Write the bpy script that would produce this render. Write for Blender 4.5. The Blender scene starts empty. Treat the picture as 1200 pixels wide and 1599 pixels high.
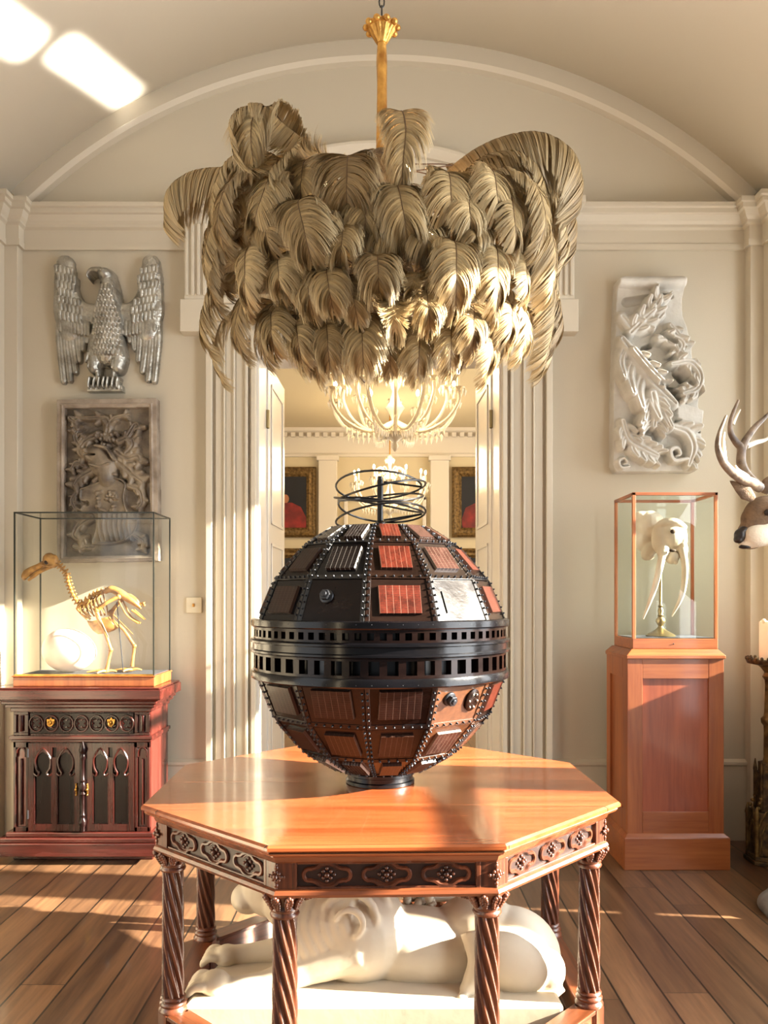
import bpy, bmesh, math, random
import numpy as np
from mathutils import Vector, Matrix, Euler
random.seed(7); np.random.seed(7)
PI = math.pi
sc = bpy.context.scene
COL = sc.collection
F = 1290.0; EYE = 1.40

# ------------------------------------------------------------------ camera
cam_d = bpy.data.cameras.new('camera'); cam = bpy.data.objects.new('camera', cam_d); COL.objects.link(cam)
cam.location = (0, 0, EYE); cam.rotation_euler = (PI/2, 0, 0)
cam_d.sensor_fit = 'VERTICAL'; cam_d.sensor_height = 36; cam_d.sensor_width = 27
cam_d.lens = F/1599*36; cam_d.shift_y = 0.0847; cam_d.clip_start = 0.05
sc.camera = cam

# ------------------------------------------------------------------ exposure, world, sun, windows' daylight
vs = sc.view_settings
vs.view_transform = 'Standard'; vs.look = 'None'; vs.gamma = 1.0; vs.use_curve_mapping = False
vs.exposure = 0.18
W = bpy.data.worlds.new('world'); sc.world = W; W.use_nodes = True
bg = W.node_tree.nodes['Background']; bg.inputs[0].default_value = (.93, .96, 1.0, 1); bg.inputs[1].default_value = 0.27

def light(kind, name, loc, energy, color, direction=None, **kw):
    d = bpy.data.lights.new(name, kind); d.energy = energy; d.color = color
    for k, v in kw.items(): setattr(d, k, v)
    o = bpy.data.objects.new(name, d); COL.objects.link(o); o.location = loc
    if direction is not None: o.rotation_euler = Vector(direction).to_track_quat('-Z', 'Y').to_euler()
    return o
SA = math.radians(6.5); SE = math.radians(22)
SUN_DIR = Vector((-math.cos(SA)*math.cos(SE), math.sin(SA)*math.cos(SE), -math.sin(SE)))
light('SUN', 'sun', (6, 0, 6), 46.0, (1.0, .90, .74), SUN_DIR, angle=math.radians(.7))
# the right wall's three tall windows, then two slits added for thin floor sun strips: (y0, y1, z0, z1)
WIN = [(0.75, 2.48, 0.15, 3.3), (2.78, 3.44, 0.95, 3.3), (3.72, 4.52, 1.25, 3.3), (3.47, 3.56, .25, .90), (3.22, 3.25, .25, .90)]
XR = 2.32; XL = -2.32; YW = 4.8
for i, (y0, y1, z0, z1) in enumerate(WIN):
    o = light('AREA', 'window_slit_daylight', (XR+.5, (y0+y1)/2, (z0+z1)/2+.2), (210, 44, 44, .5, .3)[i], (.93, .97, 1), (-1, 0, 0), shape='RECTANGLE', size=y1-y0, size_y=z1-z0)  # the last two lamps belong to the added slits
light('AREA', 'left_fill', (XL-.35, 1.2, 2.0), 24, (.95, .98, 1), (1, .25, -.05), shape='RECTANGLE', size=1.6, size_y=2.6)  # fill lamp added on the left, at an unseen opening
# two narrow lamps added, standing in for sun reflected up to the vault
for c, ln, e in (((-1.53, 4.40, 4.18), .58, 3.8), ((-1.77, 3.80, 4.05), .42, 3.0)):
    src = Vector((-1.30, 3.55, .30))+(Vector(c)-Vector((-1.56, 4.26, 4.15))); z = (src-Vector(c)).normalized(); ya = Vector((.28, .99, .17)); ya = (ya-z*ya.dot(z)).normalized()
    o = light('AREA', 'sunbeam_stand_in', src, e, (1, .96, .88), shape='RECTANGLE', size=.14, size_y=ln, spread=math.radians(2.2))
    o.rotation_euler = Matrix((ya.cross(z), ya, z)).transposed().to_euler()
# daylight and lamps of the far room
light('AREA', 'far_room_daylight', (3.0, 8.5, 2.4), 105, (1, .88, .70), (-1, 0, -.1), shape='RECTANGLE', size=3.0, size_y=2.2)
light('AREA', 'far_room_daylight', (-3.0, 8.0, 2.2), 50, (1, .88, .70), (1, 0, -.1), shape='RECTANGLE', size=3.0, size_y=2.2)

# ------------------------------------------------------------------ materials
def srgb(h):
    h = h.lstrip('#'); c = [int(h[i:i+2], 16)/255 for i in (0, 2, 4)]
    return tuple(x/12.92 if x <= .04045 else ((x+.055)/1.055)**2.4 for x in c)+(1,)
def nmat(name):
    m = bpy.data.materials.new(name); m.use_nodes = True; nt = m.node_tree
    return m, nt, nt.nodes['Principled BSDF']
def N(nt, t, **kw):
    n = nt.nodes.new(t)
    for k, v in kw.items():
        if k in n.inputs: n.inputs[k].default_value = v
        else: setattr(n, k, v)
    return n
def mat(name, col, rough=.5, metal=0, noise=0, nscale=6, col2=None, bump=0, bscale=40, coat=0, **kw):
    m, nt, b = nmat(name); c = srgb(col) if isinstance(col, str) else col
    b.inputs['Base Color'].default_value = c; b.inputs['Roughness'].default_value = rough; b.inputs['Metallic'].default_value = metal
    b.inputs['Coat Weight'].default_value = coat; b.inputs['Coat Roughness'].default_value = .12
    for k, v in kw.items(): b.inputs[k].default_value = v
    L = nt.links.new
    tc = N(nt, 'ShaderNodeTexCoord')
    if col2:
        n = N(nt, 'ShaderNodeTexNoise'); n.inputs['Scale'].default_value = nscale; n.inputs['Detail'].default_value = 6
        r = N(nt, 'ShaderNodeValToRGB'); r.color_ramp.elements[0].position = .35; r.color_ramp.elements[1].position = .65
        r.color_ramp.elements[0].color = c; r.color_ramp.elements[1].color = srgb(col2)
        L(tc.outputs['Object'], n.inputs['Vector']); L(n.outputs['Fac'], r.inputs['Fac']); L(r.outputs[0], b.inputs['Base Color'])
    if bump:
        n = N(nt, 'ShaderNodeTexNoise'); n.inputs['Scale'].default_value = bscale; n.inputs['Detail'].default_value = 5
        bp = N(nt, 'ShaderNodeBump'); bp.inputs['Strength'].default_value = bump; bp.inputs['Distance'].default_value = .01
        L(tc.outputs['Object'], n.inputs['Vector']); L(n.outputs['Fac'], bp.inputs['Height']); L(bp.outputs[0], b.inputs['Normal'])
    return m
def wood(name, c1, c2, axis=2, scale=9, rough=.35, coat=.3, plank=0, plank_axis=0, stretch=.07, bump=.15, joints=True):
    """grain runs along `axis`; optional boards of width `plank` counted along plank_axis"""
    m, nt, b = nmat(name); L = nt.links.new
    tc = N(nt, 'ShaderNodeTexCoord'); mp = N(nt, 'ShaderNodeMapping'); s = [scale]*3; s[axis] = scale*stretch
    mp.inputs['Scale'].default_value = s; L(tc.outputs['Object'], mp.inputs['Vector'])
    n1 = N(nt, 'ShaderNodeTexNoise'); n1.inputs['Scale'].default_value = 1.3; n1.inputs['Detail'].default_value = 9; n1.inputs['Distortion'].default_value = .6; n1.inputs['Roughness'].default_value = .62
    L(mp.outputs[0], n1.inputs['Vector'])
    n2 = N(nt, 'ShaderNodeTexNoise'); n2.inputs['Scale'].default_value = 9; n2.inputs['Detail'].default_value = 4; L(mp.outputs[0], n2.inputs['Vector'])
    mx = N(nt, 'ShaderNodeMath', operation='MULTIPLY_ADD'); mx.inputs[1].default_value = .35; L(n2.outputs['Fac'], mx.inputs[0]); L(n1.outputs['Fac'], mx.inputs[2])
    r = N(nt, 'ShaderNodeValToRGB'); r.color_ramp.elements[0].position = .5; r.color_ramp.elements[1].position = .85
    r.color_ramp.elements[0].color = srgb(c1); r.color_ramp.elements[1].color = srgb(c2)
    L(mx.outputs[0], r.inputs['Fac']); out = r.outputs[0]
    if plank:
        sp = N(nt, 'ShaderNodeSeparateXYZ'); L(tc.outputs['Object'], sp.inputs[0])
        dv = N(nt, 'ShaderNodeMath', operation='DIVIDE'); L(sp.outputs[plank_axis], dv.inputs[0]); dv.inputs[1].default_value = plank
        fl = N(nt, 'ShaderNodeMath', operation='FLOOR'); L(dv.outputs[0], fl.inputs[0])
        # butt joints: boards shifted by a random amount along the grain
        wn0 = N(nt, 'ShaderNodeTexWhiteNoise', noise_dimensions='1D'); L(fl.outputs[0], wn0.inputs['W'])
        al = N(nt, 'ShaderNodeMath', operation='MULTIPLY_ADD'); al.inputs[1].default_value = 3.1 if joints else 1; al.inputs[0].default_value = 25
        if joints: L(wn0.outputs['Value'], al.inputs[0])
        L(sp.outputs[axis], al.inputs[2])
        d2 = N(nt, 'ShaderNodeMath', operation='DIVIDE'); L(al.outputs[0], d2.inputs[0]); d2.inputs[1].default_value = 2.9 if joints else 50
        f2 = N(nt, 'ShaderNodeMath', operation='FLOOR'); L(d2.outputs[0], f2.inputs[0])
        cb = N(nt, 'ShaderNodeCombineXYZ'); L(fl.outputs[0], cb.inputs[0]); L(f2.outputs[0], cb.inputs[1])
        wn = N(nt, 'ShaderNodeTexWhiteNoise', noise_dimensions='3D'); L(cb.outputs[0], wn.inputs['Vector'])
        hs = N(nt, 'ShaderNodeHueSaturation'); mr = N(nt, 'ShaderNodeMapRange'); mr.inputs['To Min'].default_value = .72; mr.inputs['To Max'].default_value = 1.22
        L(wn.outputs['Value'], mr.inputs[0]); L(mr.outputs[0], hs.inputs['Value']); L(out, hs.inputs['Color'])
        ad = N(nt, 'ShaderNodeVectorMath', operation='ADD'); sc3 = N(nt, 'ShaderNodeVectorMath', operation='SCALE'); L(wn.outputs['Color'], sc3.inputs[0]); sc3.inputs['Scale'].default_value = 7
        L(tc.outputs['Object'], ad.inputs[0]); L(sc3.outputs[0], ad.inputs[1]); L(ad.outputs[0], mp.inputs['Vector'])
        def gap(src, div, w):
            fr = N(nt, 'ShaderNodeMath', operation='FRACT'); L(src.outputs[0], fr.inputs[0])
            a = N(nt, 'ShaderNodeMath', operation='PINGPONG'); a.inputs[1].default_value = .5; L(fr.outputs[0], a.inputs[0])
            g = N(nt, 'ShaderNodeMath', operation='LESS_THAN'); L(a.outputs[0], g.inputs[0]); g.inputs[1].default_value = w/div
            return g
        g1 = gap(dv, plank, .0040 if plank < .3 else .0012); g2 = gap(d2, 2.9 if joints else 50, .0016 if joints else -1)
        gm = N(nt, 'ShaderNodeMath', operation='MAXIMUM'); L(g1.outputs[0], gm.inputs[0]); L(g2.outputs[0], gm.inputs[1])
        mm = N(nt, 'ShaderNodeMix', data_type='RGBA'); L(gm.outputs[0], mm.inputs[0]); L(hs.outputs[0], mm.inputs[6]); mm.inputs[7].default_value = (.012, .008, .005, 1)
        out = mm.outputs[2]
    L(out, b.inputs['Base Color'])
    rr = N(nt, 'ShaderNodeMapRange'); rr.inputs['To Min'].default_value = rough-.08; rr.inputs['To Max'].default_value = rough+.14
    L(n1.outputs['Fac'], rr.inputs[0]); L(rr.outputs[0], b.inputs['Roughness'])
    b.inputs['Coat Weight'].default_value = coat; b.inputs['Coat Roughness'].default_value = .1
    bp = N(nt, 'ShaderNodeBump'); bp.inputs['Strength'].default_value = bump; bp.inputs['Distance'].default_value = .004
    L(mx.outputs[0], bp.inputs['Height']); L(bp.outputs[0], b.inputs['Normal'])
    return m
def dull(m, s, c): b = m.node_tree.nodes['Principled BSDF']; b.inputs['Specular IOR Level'].default_value = s; b.inputs['Coat Weight'].default_value = c; return m
def glassy(name, tint=(.93, .97, .95, 1), gl=.03, ior=1.45, mul=1.0):
    m = bpy.data.materials.new(name); m.use_nodes = True; nt = m.node_tree; nt.nodes.clear(); L = nt.links.new
    o = N(nt, 'ShaderNodeOutputMaterial'); t = N(nt, 'ShaderNodeBsdfTransparent'); g = N(nt, 'ShaderNodeBsdfGlossy'); g.inputs['Roughness'].default_value = gl
    t.inputs[0].default_value = tint; f = N(nt, 'ShaderNodeFresnel'); f.inputs[0].default_value = ior
    k = N(nt, 'ShaderNodeMath', operation='MULTIPLY'); k.inputs[1].default_value = mul; k.use_clamp = True; geo = N(nt, 'ShaderNodeNewGeometry'); bf = N(nt, 'ShaderNodeMath', operation='SUBTRACT'); bf.inputs[0].default_value = 1; L(geo.outputs['Backfacing'], bf.inputs[1]); k2 = N(nt, 'ShaderNodeMath', operation='MULTIPLY'); L(k.outputs[0], k2.inputs[0]); L(bf.outputs[0], k2.inputs[1])
    mx = N(nt, 'ShaderNodeMixShader'); L(f.outputs[0], k.inputs[0]); L(k2.outputs[0], mx.inputs[0]); L(t.outputs[0], mx.inputs[1]); L(g.outputs[0], mx.inputs[2]); L(mx.outputs[0], o.inputs[0])
    return m
def emis(name, col, s):
    m, nt, b = nmat(name); b.inputs['Base Color'].default_value = (1, .8, .5, 1); b.inputs['Emission Color'].default_value = col; b.inputs['Emission Strength'].default_value = s
    return m
M = {}
M['wall'] = mat('wall_paint', '#c0b6a2', .75, bump=.05, bscale=120)
M['vault'] = mat('vault_paint', '#d9cfbc', .8, bump=.04, bscale=60)
M['trim'] = mat('trim_paint', '#c3b9a6', .5, bump=.02)
M['gloss_trim'] = mat('gloss_trim_paint', '#d8d1c6', .28, coat=.3)
M['farwall'] = mat('far_wall_paint', '#cfc2a4', .8)
M['floor'] = wood('floor_oak', '#4a3425', '#805e42', axis=1, scale=7, rough=.3, coat=.25, plank=.165, plank_axis=0)
M['tabletop'] = wood('mahogany_top', '#84401f', '#ad6238', axis=0, scale=6, rough=.2, coat=.45, plank=.36, plank_axis=1, joints=False, bump=.05)
M['mahog'] = wood('mahogany_carved', '#34190e', '#713c24', axis=2, scale=14, rough=.32, coat=.35)
M['mahogx'] = wood('mahogany_rail', '#46230f', '#84482a', axis=0, scale=14, rough=.32, coat=.35)
M['deep'] = mat('mahogany_deep', '#2b150d', .45)
M['hollow'] = mat('hollow_shade', '#4a382a', .8)
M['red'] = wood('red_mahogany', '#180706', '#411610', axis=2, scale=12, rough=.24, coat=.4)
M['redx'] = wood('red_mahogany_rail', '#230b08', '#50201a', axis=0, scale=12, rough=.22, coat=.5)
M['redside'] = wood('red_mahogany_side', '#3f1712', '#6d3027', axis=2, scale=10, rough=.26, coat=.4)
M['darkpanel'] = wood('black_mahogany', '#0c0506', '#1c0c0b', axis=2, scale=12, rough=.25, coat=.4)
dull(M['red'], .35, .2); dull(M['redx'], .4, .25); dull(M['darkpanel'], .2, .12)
M['ped'] = wood('orange_mahogany', '#7b3b1a', '#a05c30', axis=2, scale=8, rough=.36, coat=.2)
M['pedx'] = wood('orange_mahogany_rail', '#80401e', '#a66234', axis=0, scale=8, rough=.36, coat=.2)
M['case'] = wood('case_wood', '#8c4a26', '#b3703f', axis=2, scale=10, rough=.35, coat=.3)
M['brass'] = mat('brass', '#b88a45', .32, 1, col2='#8c6a35', nscale=25)
M['oldbrass'] = mat('old_brass', '#a89770', .38, 1)
M['gilt'] = mat('gilt', '#d9a655', .38, .75, col2='#a06e32', nscale=20, bump=.4, bscale=60)
M['oldgilt'] = mat('antique_gilt', '#8c7346', .42, .6, col2='#4d3c25', nscale=24, bump=.4, bscale=60)
M['giltdark'] = mat('gilt_dark', '#6b5433', .5, .5, col2='#2e2118', nscale=30, bump=.5, bscale=80)
M['frame_gold'] = mat('picture_gilt', '#8f7346', .45, .5, col2='#574327', nscale=30, bump=.6, bscale=50)
M['black'] = mat('black_metal', '#0d0e12', .33, .3, coat=.3)
M['edge'] = mat('blackened_edge', '#34363b', .4, .7)
M['silver'] = mat('eagle_silver', '#8c887e', .3, .75, col2='#bebbb2', nscale=14, bump=.5, bscale=70)
M['lead'] = mat('plaque_stone', '#93846f', .42, .05, col2='#5b4f43', nscale=9, bump=.3, bscale=80)
M['leadframe'] = mat('plaque_frame', '#a39585', .6, 0, col2='#726354', nscale=9, bump=.5, bscale=50)
M['plaster'] = mat('plaster', '#c9c5bc', .65, col2='#b1aca2', nscale=7, bump=.3, bscale=50)
M['marble'] = mat('cream_marble', '#cabeaa', .5, col2='#baac95', nscale=3, bump=.08, bscale=25)
M['bone'] = mat('gold_bone', '#b08343', .45, col2='#7c5527', nscale=30)
M['ivory'] = mat('ivory_bone', '#ddd0bd', .5, col2='#cbbca5', nscale=10)
M['egg'] = mat('egg_shell', '#ead9ce', .42, col2='#e2cdc0', nscale=5, bump=.1, bscale=14)
M['glass'] = glassy('case_glass', (.985, .99, .985, 1), mul=.8)
M['case_glass'] = glassy('green_tinted_glass', (.95, .975, .965, 1), mul=.8)
M['glass_edge'] = mat('glass_edge', '#2b2f2a', .3, .3)
M['felt'] = mat('black_cloth', '#34353a', .9)
M['crystal'] = mat('crystal', (.97, .90, .76, 1), .12, 0, **{'Transmission Weight': .25, 'IOR': 1.5})
M['wax'] = mat('wax', '#efe4cf', .5, **{'Subsurface Weight': .15})
M['flame'] = emis('flame_bulb', (1, .80, .5, 1), 22)
M['fur'] = mat('deer_fur', '#7d6349', .8, col2='#5b4734', nscale=22, bump=.5, bscale=120)
M['furwhite'] = mat('deer_muzzle_fur', '#d9cbb6', .8, bump=.4, bscale=120)
M['nose'] = mat('deer_nose', '#1c1513', .35)
M['antler'] = mat('antler', '#8d7a66', .45, col2='#4d3c30', nscale=16, bump=.3, bscale=60)
M['tip'] = mat('antler_tip', '#e8dcc8', .4)
M['canvas'] = mat('dark_canvas', '#10131c', .35, col2='#1a1d28', nscale=3)
M['coat_red'] = mat('painted_red', '#8e1f1c', .5, col2='#5c1412', nscale=8)
M['skin'] = mat('painted_skin', '#a8704e', .5)
M['switch'] = mat('switch_plate', '#cfc3a8', .4)
M['rock'] = mat('grey_stone', '#6c6763', .8, col2='#4b4744', nscale=9, bump=.5)
M['void'] = mat('dark_inside', '#020203', .7)

# ------------------------------------------------------------------ mesh helpers
class MB:
    def __init__(s): s.v = []; s.f = []; s.sm = []; s.uv = None
    def add(s, v, f, smooth=False, mtx=None):
        o = len(s.v)
        s.v += [tuple(mtx @ Vector(p)) for p in v] if mtx is not None else [tuple(p) for p in v]
        s.f += [tuple(i+o for i in q) for q in f]; s.sm += [smooth]*len(f); return s
    def box(s, x0, x1, y0, y1, z0, z1, mtx=None):
        v = [(x0, y0, z0), (x1, y0, z0), (x1, y1, z0), (x0, y1, z0), (x0, y0, z1), (x1, y0, z1), (x1, y1, z1), (x0, y1, z1)]
        return s.add(v, [(0, 3, 2, 1), (4, 5, 6, 7), (0, 1, 5, 4), (1, 2, 6, 5), (2, 3, 7, 6), (3, 0, 4, 7)], False, mtx)
    def frustum(s, x0, x1, y0, y1, z0, X0, X1, Y0, Y1, z1):
        v = [(x0, y0, z0), (x1, y0, z0), (x1, y1, z0), (x0, y1, z0), (X0, Y0, z1), (X1, Y0, z1), (X1, Y1, z1), (X0, Y1, z1)]
        return s.add(v, [(0, 3, 2, 1), (4, 5, 6, 7), (0, 1, 5, 4), (1, 2, 6, 5), (2, 3, 7, 6), (3, 0, 4, 7)])
    def prism(s, poly, z0, z1, mtx=None, smooth=False):
        n = len(poly); v = [(x, y, z0) for x, y in poly]+[(x, y, z1) for x, y in poly]
        return s.add(v, [tuple(range(n))[::-1], tuple(range(n, 2*n))]+[(i, (i+1) % n, n+(i+1) % n, n+i) for i in range(n)], smooth, mtx)
    def lathe(s, prof, n=24, mtx=None, mod=None, smooth=True):
        v = []; k = len(prof)
        for r, z in prof:
            for i in range(n):
                a = 2*PI*i/n; rr = r*(mod(a, z) if mod else 1); v.append((rr*math.cos(a), rr*math.sin(a), z))
        f = [(j*n+i, j*n+(i+1) % n, (j+1)*n+(i+1) % n, (j+1)*n+i) for j in range(k-1) for i in range(n)]
        f += [tuple(range(n))[::-1], tuple(range((k-1)*n, k*n))]
        return s.add(v, f, smooth, mtx)
    def ell(s, c, r, rot=None, n=12, m=8):
        R = (Euler(rot).to_matrix() if rot is not None else Matrix.Identity(3)); v = [(0, 0, -1)]
        for j in range(1, m):
            t = PI*j/m-PI/2
            for i in range(n): a = 2*PI*i/n; v.append((math.cos(t)*math.cos(a), math.cos(t)*math.sin(a), math.sin(t)))
        v.append((0, 0, 1)); rr = r if hasattr(r, '__len__') else (r, r, r)
        v = [R @ Vector((p[0]*rr[0], p[1]*rr[1], p[2]*rr[2]))+Vector(c) for p in v]; f = []
        for i in range(n): f.append((0, 1+(i+1) % n, 1+i)); f.append((len(v)-1, len(v)-1-n+i, len(v)-1-n+(i+1) % n))
        for j in range(m-2):
            for i in range(n): a = 1+j*n+i; b = 1+j*n+(i+1) % n; f.append((a, b, b+n, a+n))
        return s.add(v, f, True)
    def tube(s, pts, rad, n=8, closed=False, sub=0, flat=1.0):
        pts = [Vector(p) for p in pts]; rad = list(rad) if hasattr(rad, '__len__') else [rad]*len(pts)
        if sub:
            P = []; Rr = []; L = len(pts); rng = L if closed else L-1
            for i in range(rng):
                g = (lambda k: pts[k % L]) if closed else (lambda k: pts[min(max(k, 0), L-1)])
                p0, p1, p2, p3 = g(i-1), g(i), g(i+1), g(i+2)
                for q in range(sub):
                    t = q/sub; P.append(.5*((2*p1)+(p2-p0)*t+(2*p0-5*p1+4*p2-p3)*t*t+(3*p1-p0-3*p2+p3)*t**3)); Rr.append(rad[i]*(1-t)+rad[(i+1) % L]*t)
            if not closed: P.append(pts[-1]); Rr.append(rad[-1])
            pts, rad = P, Rr
        L = len(pts); v = []; up = None
        for i in range(L):
            if closed: T = pts[(i+1) % L]-pts[i-1]
            else: T = pts[min(i+1, L-1)]-pts[max(i-1, 0)]
            T = T.normalized() if T.length > 1e-9 else Vector((0, 0, 1))
            if up is None:
                up = Vector((0, 0, 1)) if abs(T.z) < .9 else Vector((1, 0, 0))
            up = (up-T*up.dot(T)).normalized(); B = T.cross(up)
            for k in range(n):
                a = 2*PI*k/n; v.append(pts[i]+(up*math.cos(a)+B*math.sin(a)*flat)*rad[i])
        f = [(j*n+k, j*n+(k+1) % n, ((j+1) % L)*n+(k+1) % n, ((j+1) % L)*n+k) for j in range(L if closed else L-1) for k in range(n)]
        if not closed:
            f += [tuple(range(n))[::-1], tuple(range((L-1)*n, L*n))]
        return s.add(v, f, True)
    def sweep(s, path, prof, closed=False):
        """profile (offset out, z) swept along a plan path (x, y), out = right of travel; mitred"""
        L = len(path); v = []; k = len(prof)
        for i in range(L):
            p = Vector(path[i]).to_2d()
            a = (p-Vector(path[i-1]).to_2d()).normalized() if (i > 0 or closed) else None
            b = (Vector(path[(i+1) % L]).to_2d()-p).normalized() if (i < L-1 or closed) else None
            if a is None: a = b
            if b is None: b = a
            na = Vector((a.y, -a.x)); nb = Vector((b.y, -b.x)); m_ = (na+nb); m_ = m_/max(m_.dot(na), .2)
            for o, z in prof: v.append((p.x+m_.x*o, p.y+m_.y*o, z))
        f = [(j*k+i, j*k+(i+1) % k, ((j+1) % L)*k+(i+1) % k, ((j+1) % L)*k+i) for j in range(L if closed else L-1) for i in range(k)]
        if not closed: f += [tuple(range(k)), tuple(range((L-1)*k, L*k))[::-1]]
        return s.add(v, f)
    def build(s, name, m, parent=None, bevel=0, sharp=35, voxel=0, smoothit=0, local=None):
        me = bpy.data.meshes.new(name); me.from_pydata(s.v, [], s.f); me.update()
        me.polygons.foreach_set('use_smooth', s.sm)
        b = bmesh.new(); b.from_mesh(me); bmesh.ops.recalc_face_normals(b, faces=b.faces); b.to_mesh(me); b.free()
        if sharp and any(s.sm): me.set_sharp_from_angle(angle=math.radians(sharp+15))
        if s.uv: pass
        for mm in (m if isinstance(m, (list, tuple)) else [m]): me.materials.append(mm)
        o = bpy.data.objects.new(name, me); COL.objects.link(o)
        if parent is not None: o.parent = parent
        if voxel:
            r = o.modifiers.new('remesh', 'REMESH'); r.mode = 'VOXEL'; r.voxel_size = voxel; r.use_smooth_shade = True
            if smoothit: q = o.modifiers.new('smooth', 'SMOOTH'); q.iterations = smoothit; q.factor = .6
        if bevel:
            q = o.modifiers.new('bevel', 'BEVEL'); q.width = bevel; q.segments = 2; q.limit_method = 'ANGLE'; q.angle_limit = math.radians(40)
        return o
def tag(o, label, cat, group=None):
    o['label'] = label; o['category'] = cat
    if group: o['group'] = group
    return o
def thing(name, label, cat, loc=(0, 0, 0), group=None, rz=0):
    o = bpy.data.objects.new(name, None); COL.objects.link(o); o.location = loc; o.rotation_euler = (0, 0, rz); o.empty_display_size = .05
    return tag(o, label, cat, group)
def struct(mb, name, m, bevel=0, **k):
    o = mb.build(name, m, bevel=bevel, **k); o['kind'] = 'structure'; return o
def rebase(root):
    """children were modelled in world coordinates: hang them on the root without moving them"""
    for c in [o for o in COL.objects if o.parent is root]:
        c.location = Vector(c.location)-Vector(root.location)
def part(root, mb, name, m, **k):
    """world-coordinate mesh re-expressed in the root's space (roots carry no rotation here)"""
    L = Vector(root.location) if root.name and root.parent is None else Vector((0, 0, 0))
    if root.parent is not None:
        q = root
        while q is not None: L += Vector(q.location); q = q.parent
    mb.v = [tuple(Vector(p)-L) for p in mb.v]
    return mb.build(name, m, root, **k)
def dup(o, parent=None, loc=None, rot=None):
    c = o.copy(); COL.objects.link(c)
    if parent is not None: c.parent = parent
    if loc is not None: c.location = loc
    if rot is not None: c.rotation_euler = rot
    return c
def W3(px, py, d): return Vector(((px-600)*d/F, d, EYE-(py-935)*d/F))
# ------------------------------------------------------------------ the room
mb = MB(); mb.add([(-3.6, -1, 0), (3.6, -1, 0), (3.6, 11.6, 0), (-3.6, 11.6, 0)], [(0, 1, 2, 3)])
mb.add([(-3.6, -1, -.1), (3.6, -1, -.1), (3.6, 11.6, -.1), (-3.6, 11.6, -.1)], [(0, 3, 2, 1)])
struct(mb, 'floor', M['floor'])
DX0, DX1, DZ = -.744, .688, 2.895          # doorway
AR, AZ = 2.934, 1.561                       # arch radius / centre height
def arc(R, xh, n=48):
    a = math.asin(xh/R); return [(R*math.sin(-a+2*a*i/n), AZ+R*math.cos(-a+2*a*i/n)) for i in range(n+1)]
mb = MB()
def ywall(x0, x1, z0, z1, y0=YW, y1=YW+.25): mb.box(x0, x1, y0, y1, z0, z1)
ywall(XL-.1, DX0, 0, 3.65); ywall(DX1, XR+.1, 0, 3.65); ywall(DX0, DX1, DZ, 3.65)
top = arc(AR+.06, 2.3)
poly = [(x, -z) for x, z in top]
pts = [(XL-.1, 3.65)]+[(x, z) for x, z in top]+[(XR+.1, 3.65)]
n = len(pts); mb.add([(x, YW, z) for x, z in pts]+[(x, YW+.25, z) for x, z in pts], [tuple(range(n)), tuple(range(n, 2*n))[::-1]])
struct(mb, 'wall_north', M['wall'])
# door casings: stepped and reeded boards
def casing(x_out, x_in, mb):
    s = 1 if x_in > x_out else -1; w = abs(x_in-x_out)
    steps = [(0, .13, .07), (.13, .19, .035), (.19, .36, .05), (.36, .40, .066), (.40, .56, .05), (.56, .60, .066), (.60, .80, .042), (.80, .86, .062), (.86, .92, .03), (.92, 1.02, .055)]
    for a, b, d in steps:
        x0, x1 = sorted((x_out+s*w*a, x_out+s*w*b)); mb.box(x0, x1, YW-d, YW+.002, .0, DZ+.02)
mb = MB(); casing(-1.023, DX0, mb); struct(mb, 'trim_1', M['trim'], bevel=.004)
mb = MB(); casing(.967, DX1, mb); struct(mb, 'trim_2', M['trim'], bevel=.004)
mb = MB()
for a, b, d in [(0, .10, .042), (.10, .13, .066), (.13, .2, .05), (.2, .28, .07), (.28, .33, .08)]:
    mb.box(-1.02, .965, YW-d, YW+.002, DZ+.001+a, DZ+b)
struct(mb, 'trim_3', M['trim'], bevel=.004)
# jamb lining and soffit of the doorway
mb = MB(); mb.box(DX0-.002, DX0+.02, YW-.01, 5.1, 0, DZ); mb.box(DX1-.02, DX1+.002, YW-.01, 5.1, 0, DZ); mb.box(DX0, DX1, YW-.01, 5.3, DZ-.02, DZ+.01)
struct(mb, 'trim_4', M['gloss_trim'], bevel=.003)
# fluted brackets with block and cap
for i, (x0, x1) in enumerate([(-1.165, -.985), (.93, 1.11)]):
    mb = MB(); mb.box(x0, x1, YW-.09, YW+.002, 2.925, 3.11)
    cx = (x0+x1)/2; w = .135; mb.box(cx-w/2, cx+w/2, YW-.085, YW+.002, 3.11, 3.66)
    for k in range(4):
        fx = cx-w/2+w*(k+.5)/4; mb.box(fx-.009, fx+.009, YW-.098, YW-.08, 3.13, 3.54)
    mb.box(cx-.1, cx+.1, YW-.13, YW+.002, 3.60, 3.63); mb.box(cx-.115, cx+.115, YW-.16, YW+.002, 3.63, 3.67)
    struct(mb, 'trim_%d' % (5+i), M['trim'], bevel=.004)
# segmental pediment over the door
mb = MB(); prof = [(0, .0), (.0, .05), (.03, .05), (.03, .075), (.045, .09), (.07, .11), (.085, .11), (.085, 0)]
R0 = 417*.00372; zc = EYE+(935-235)*.00372-R0; a0 = math.asin(.985/R0); n = 40; v = []
for i in range(n+1):
    a = -a0+2*a0*i/n
    for dr, dy in prof: v.append((-.03+(R0-.085+dr)*math.sin(a), YW-dy, zc+(R0-.085+dr)*math.cos(a)))
k = len(prof); mb.add(v, [(j*k+i, j*k+(i+1) % k, (j+1)*k+(i+1) % k, (j+1)*k+i) for j in range(n) for i in range(k)]+[tuple(range(k)), tuple(range(n*k, (n+1)*k))])
struct(mb, 'trim_7', M['trim'])
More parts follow.
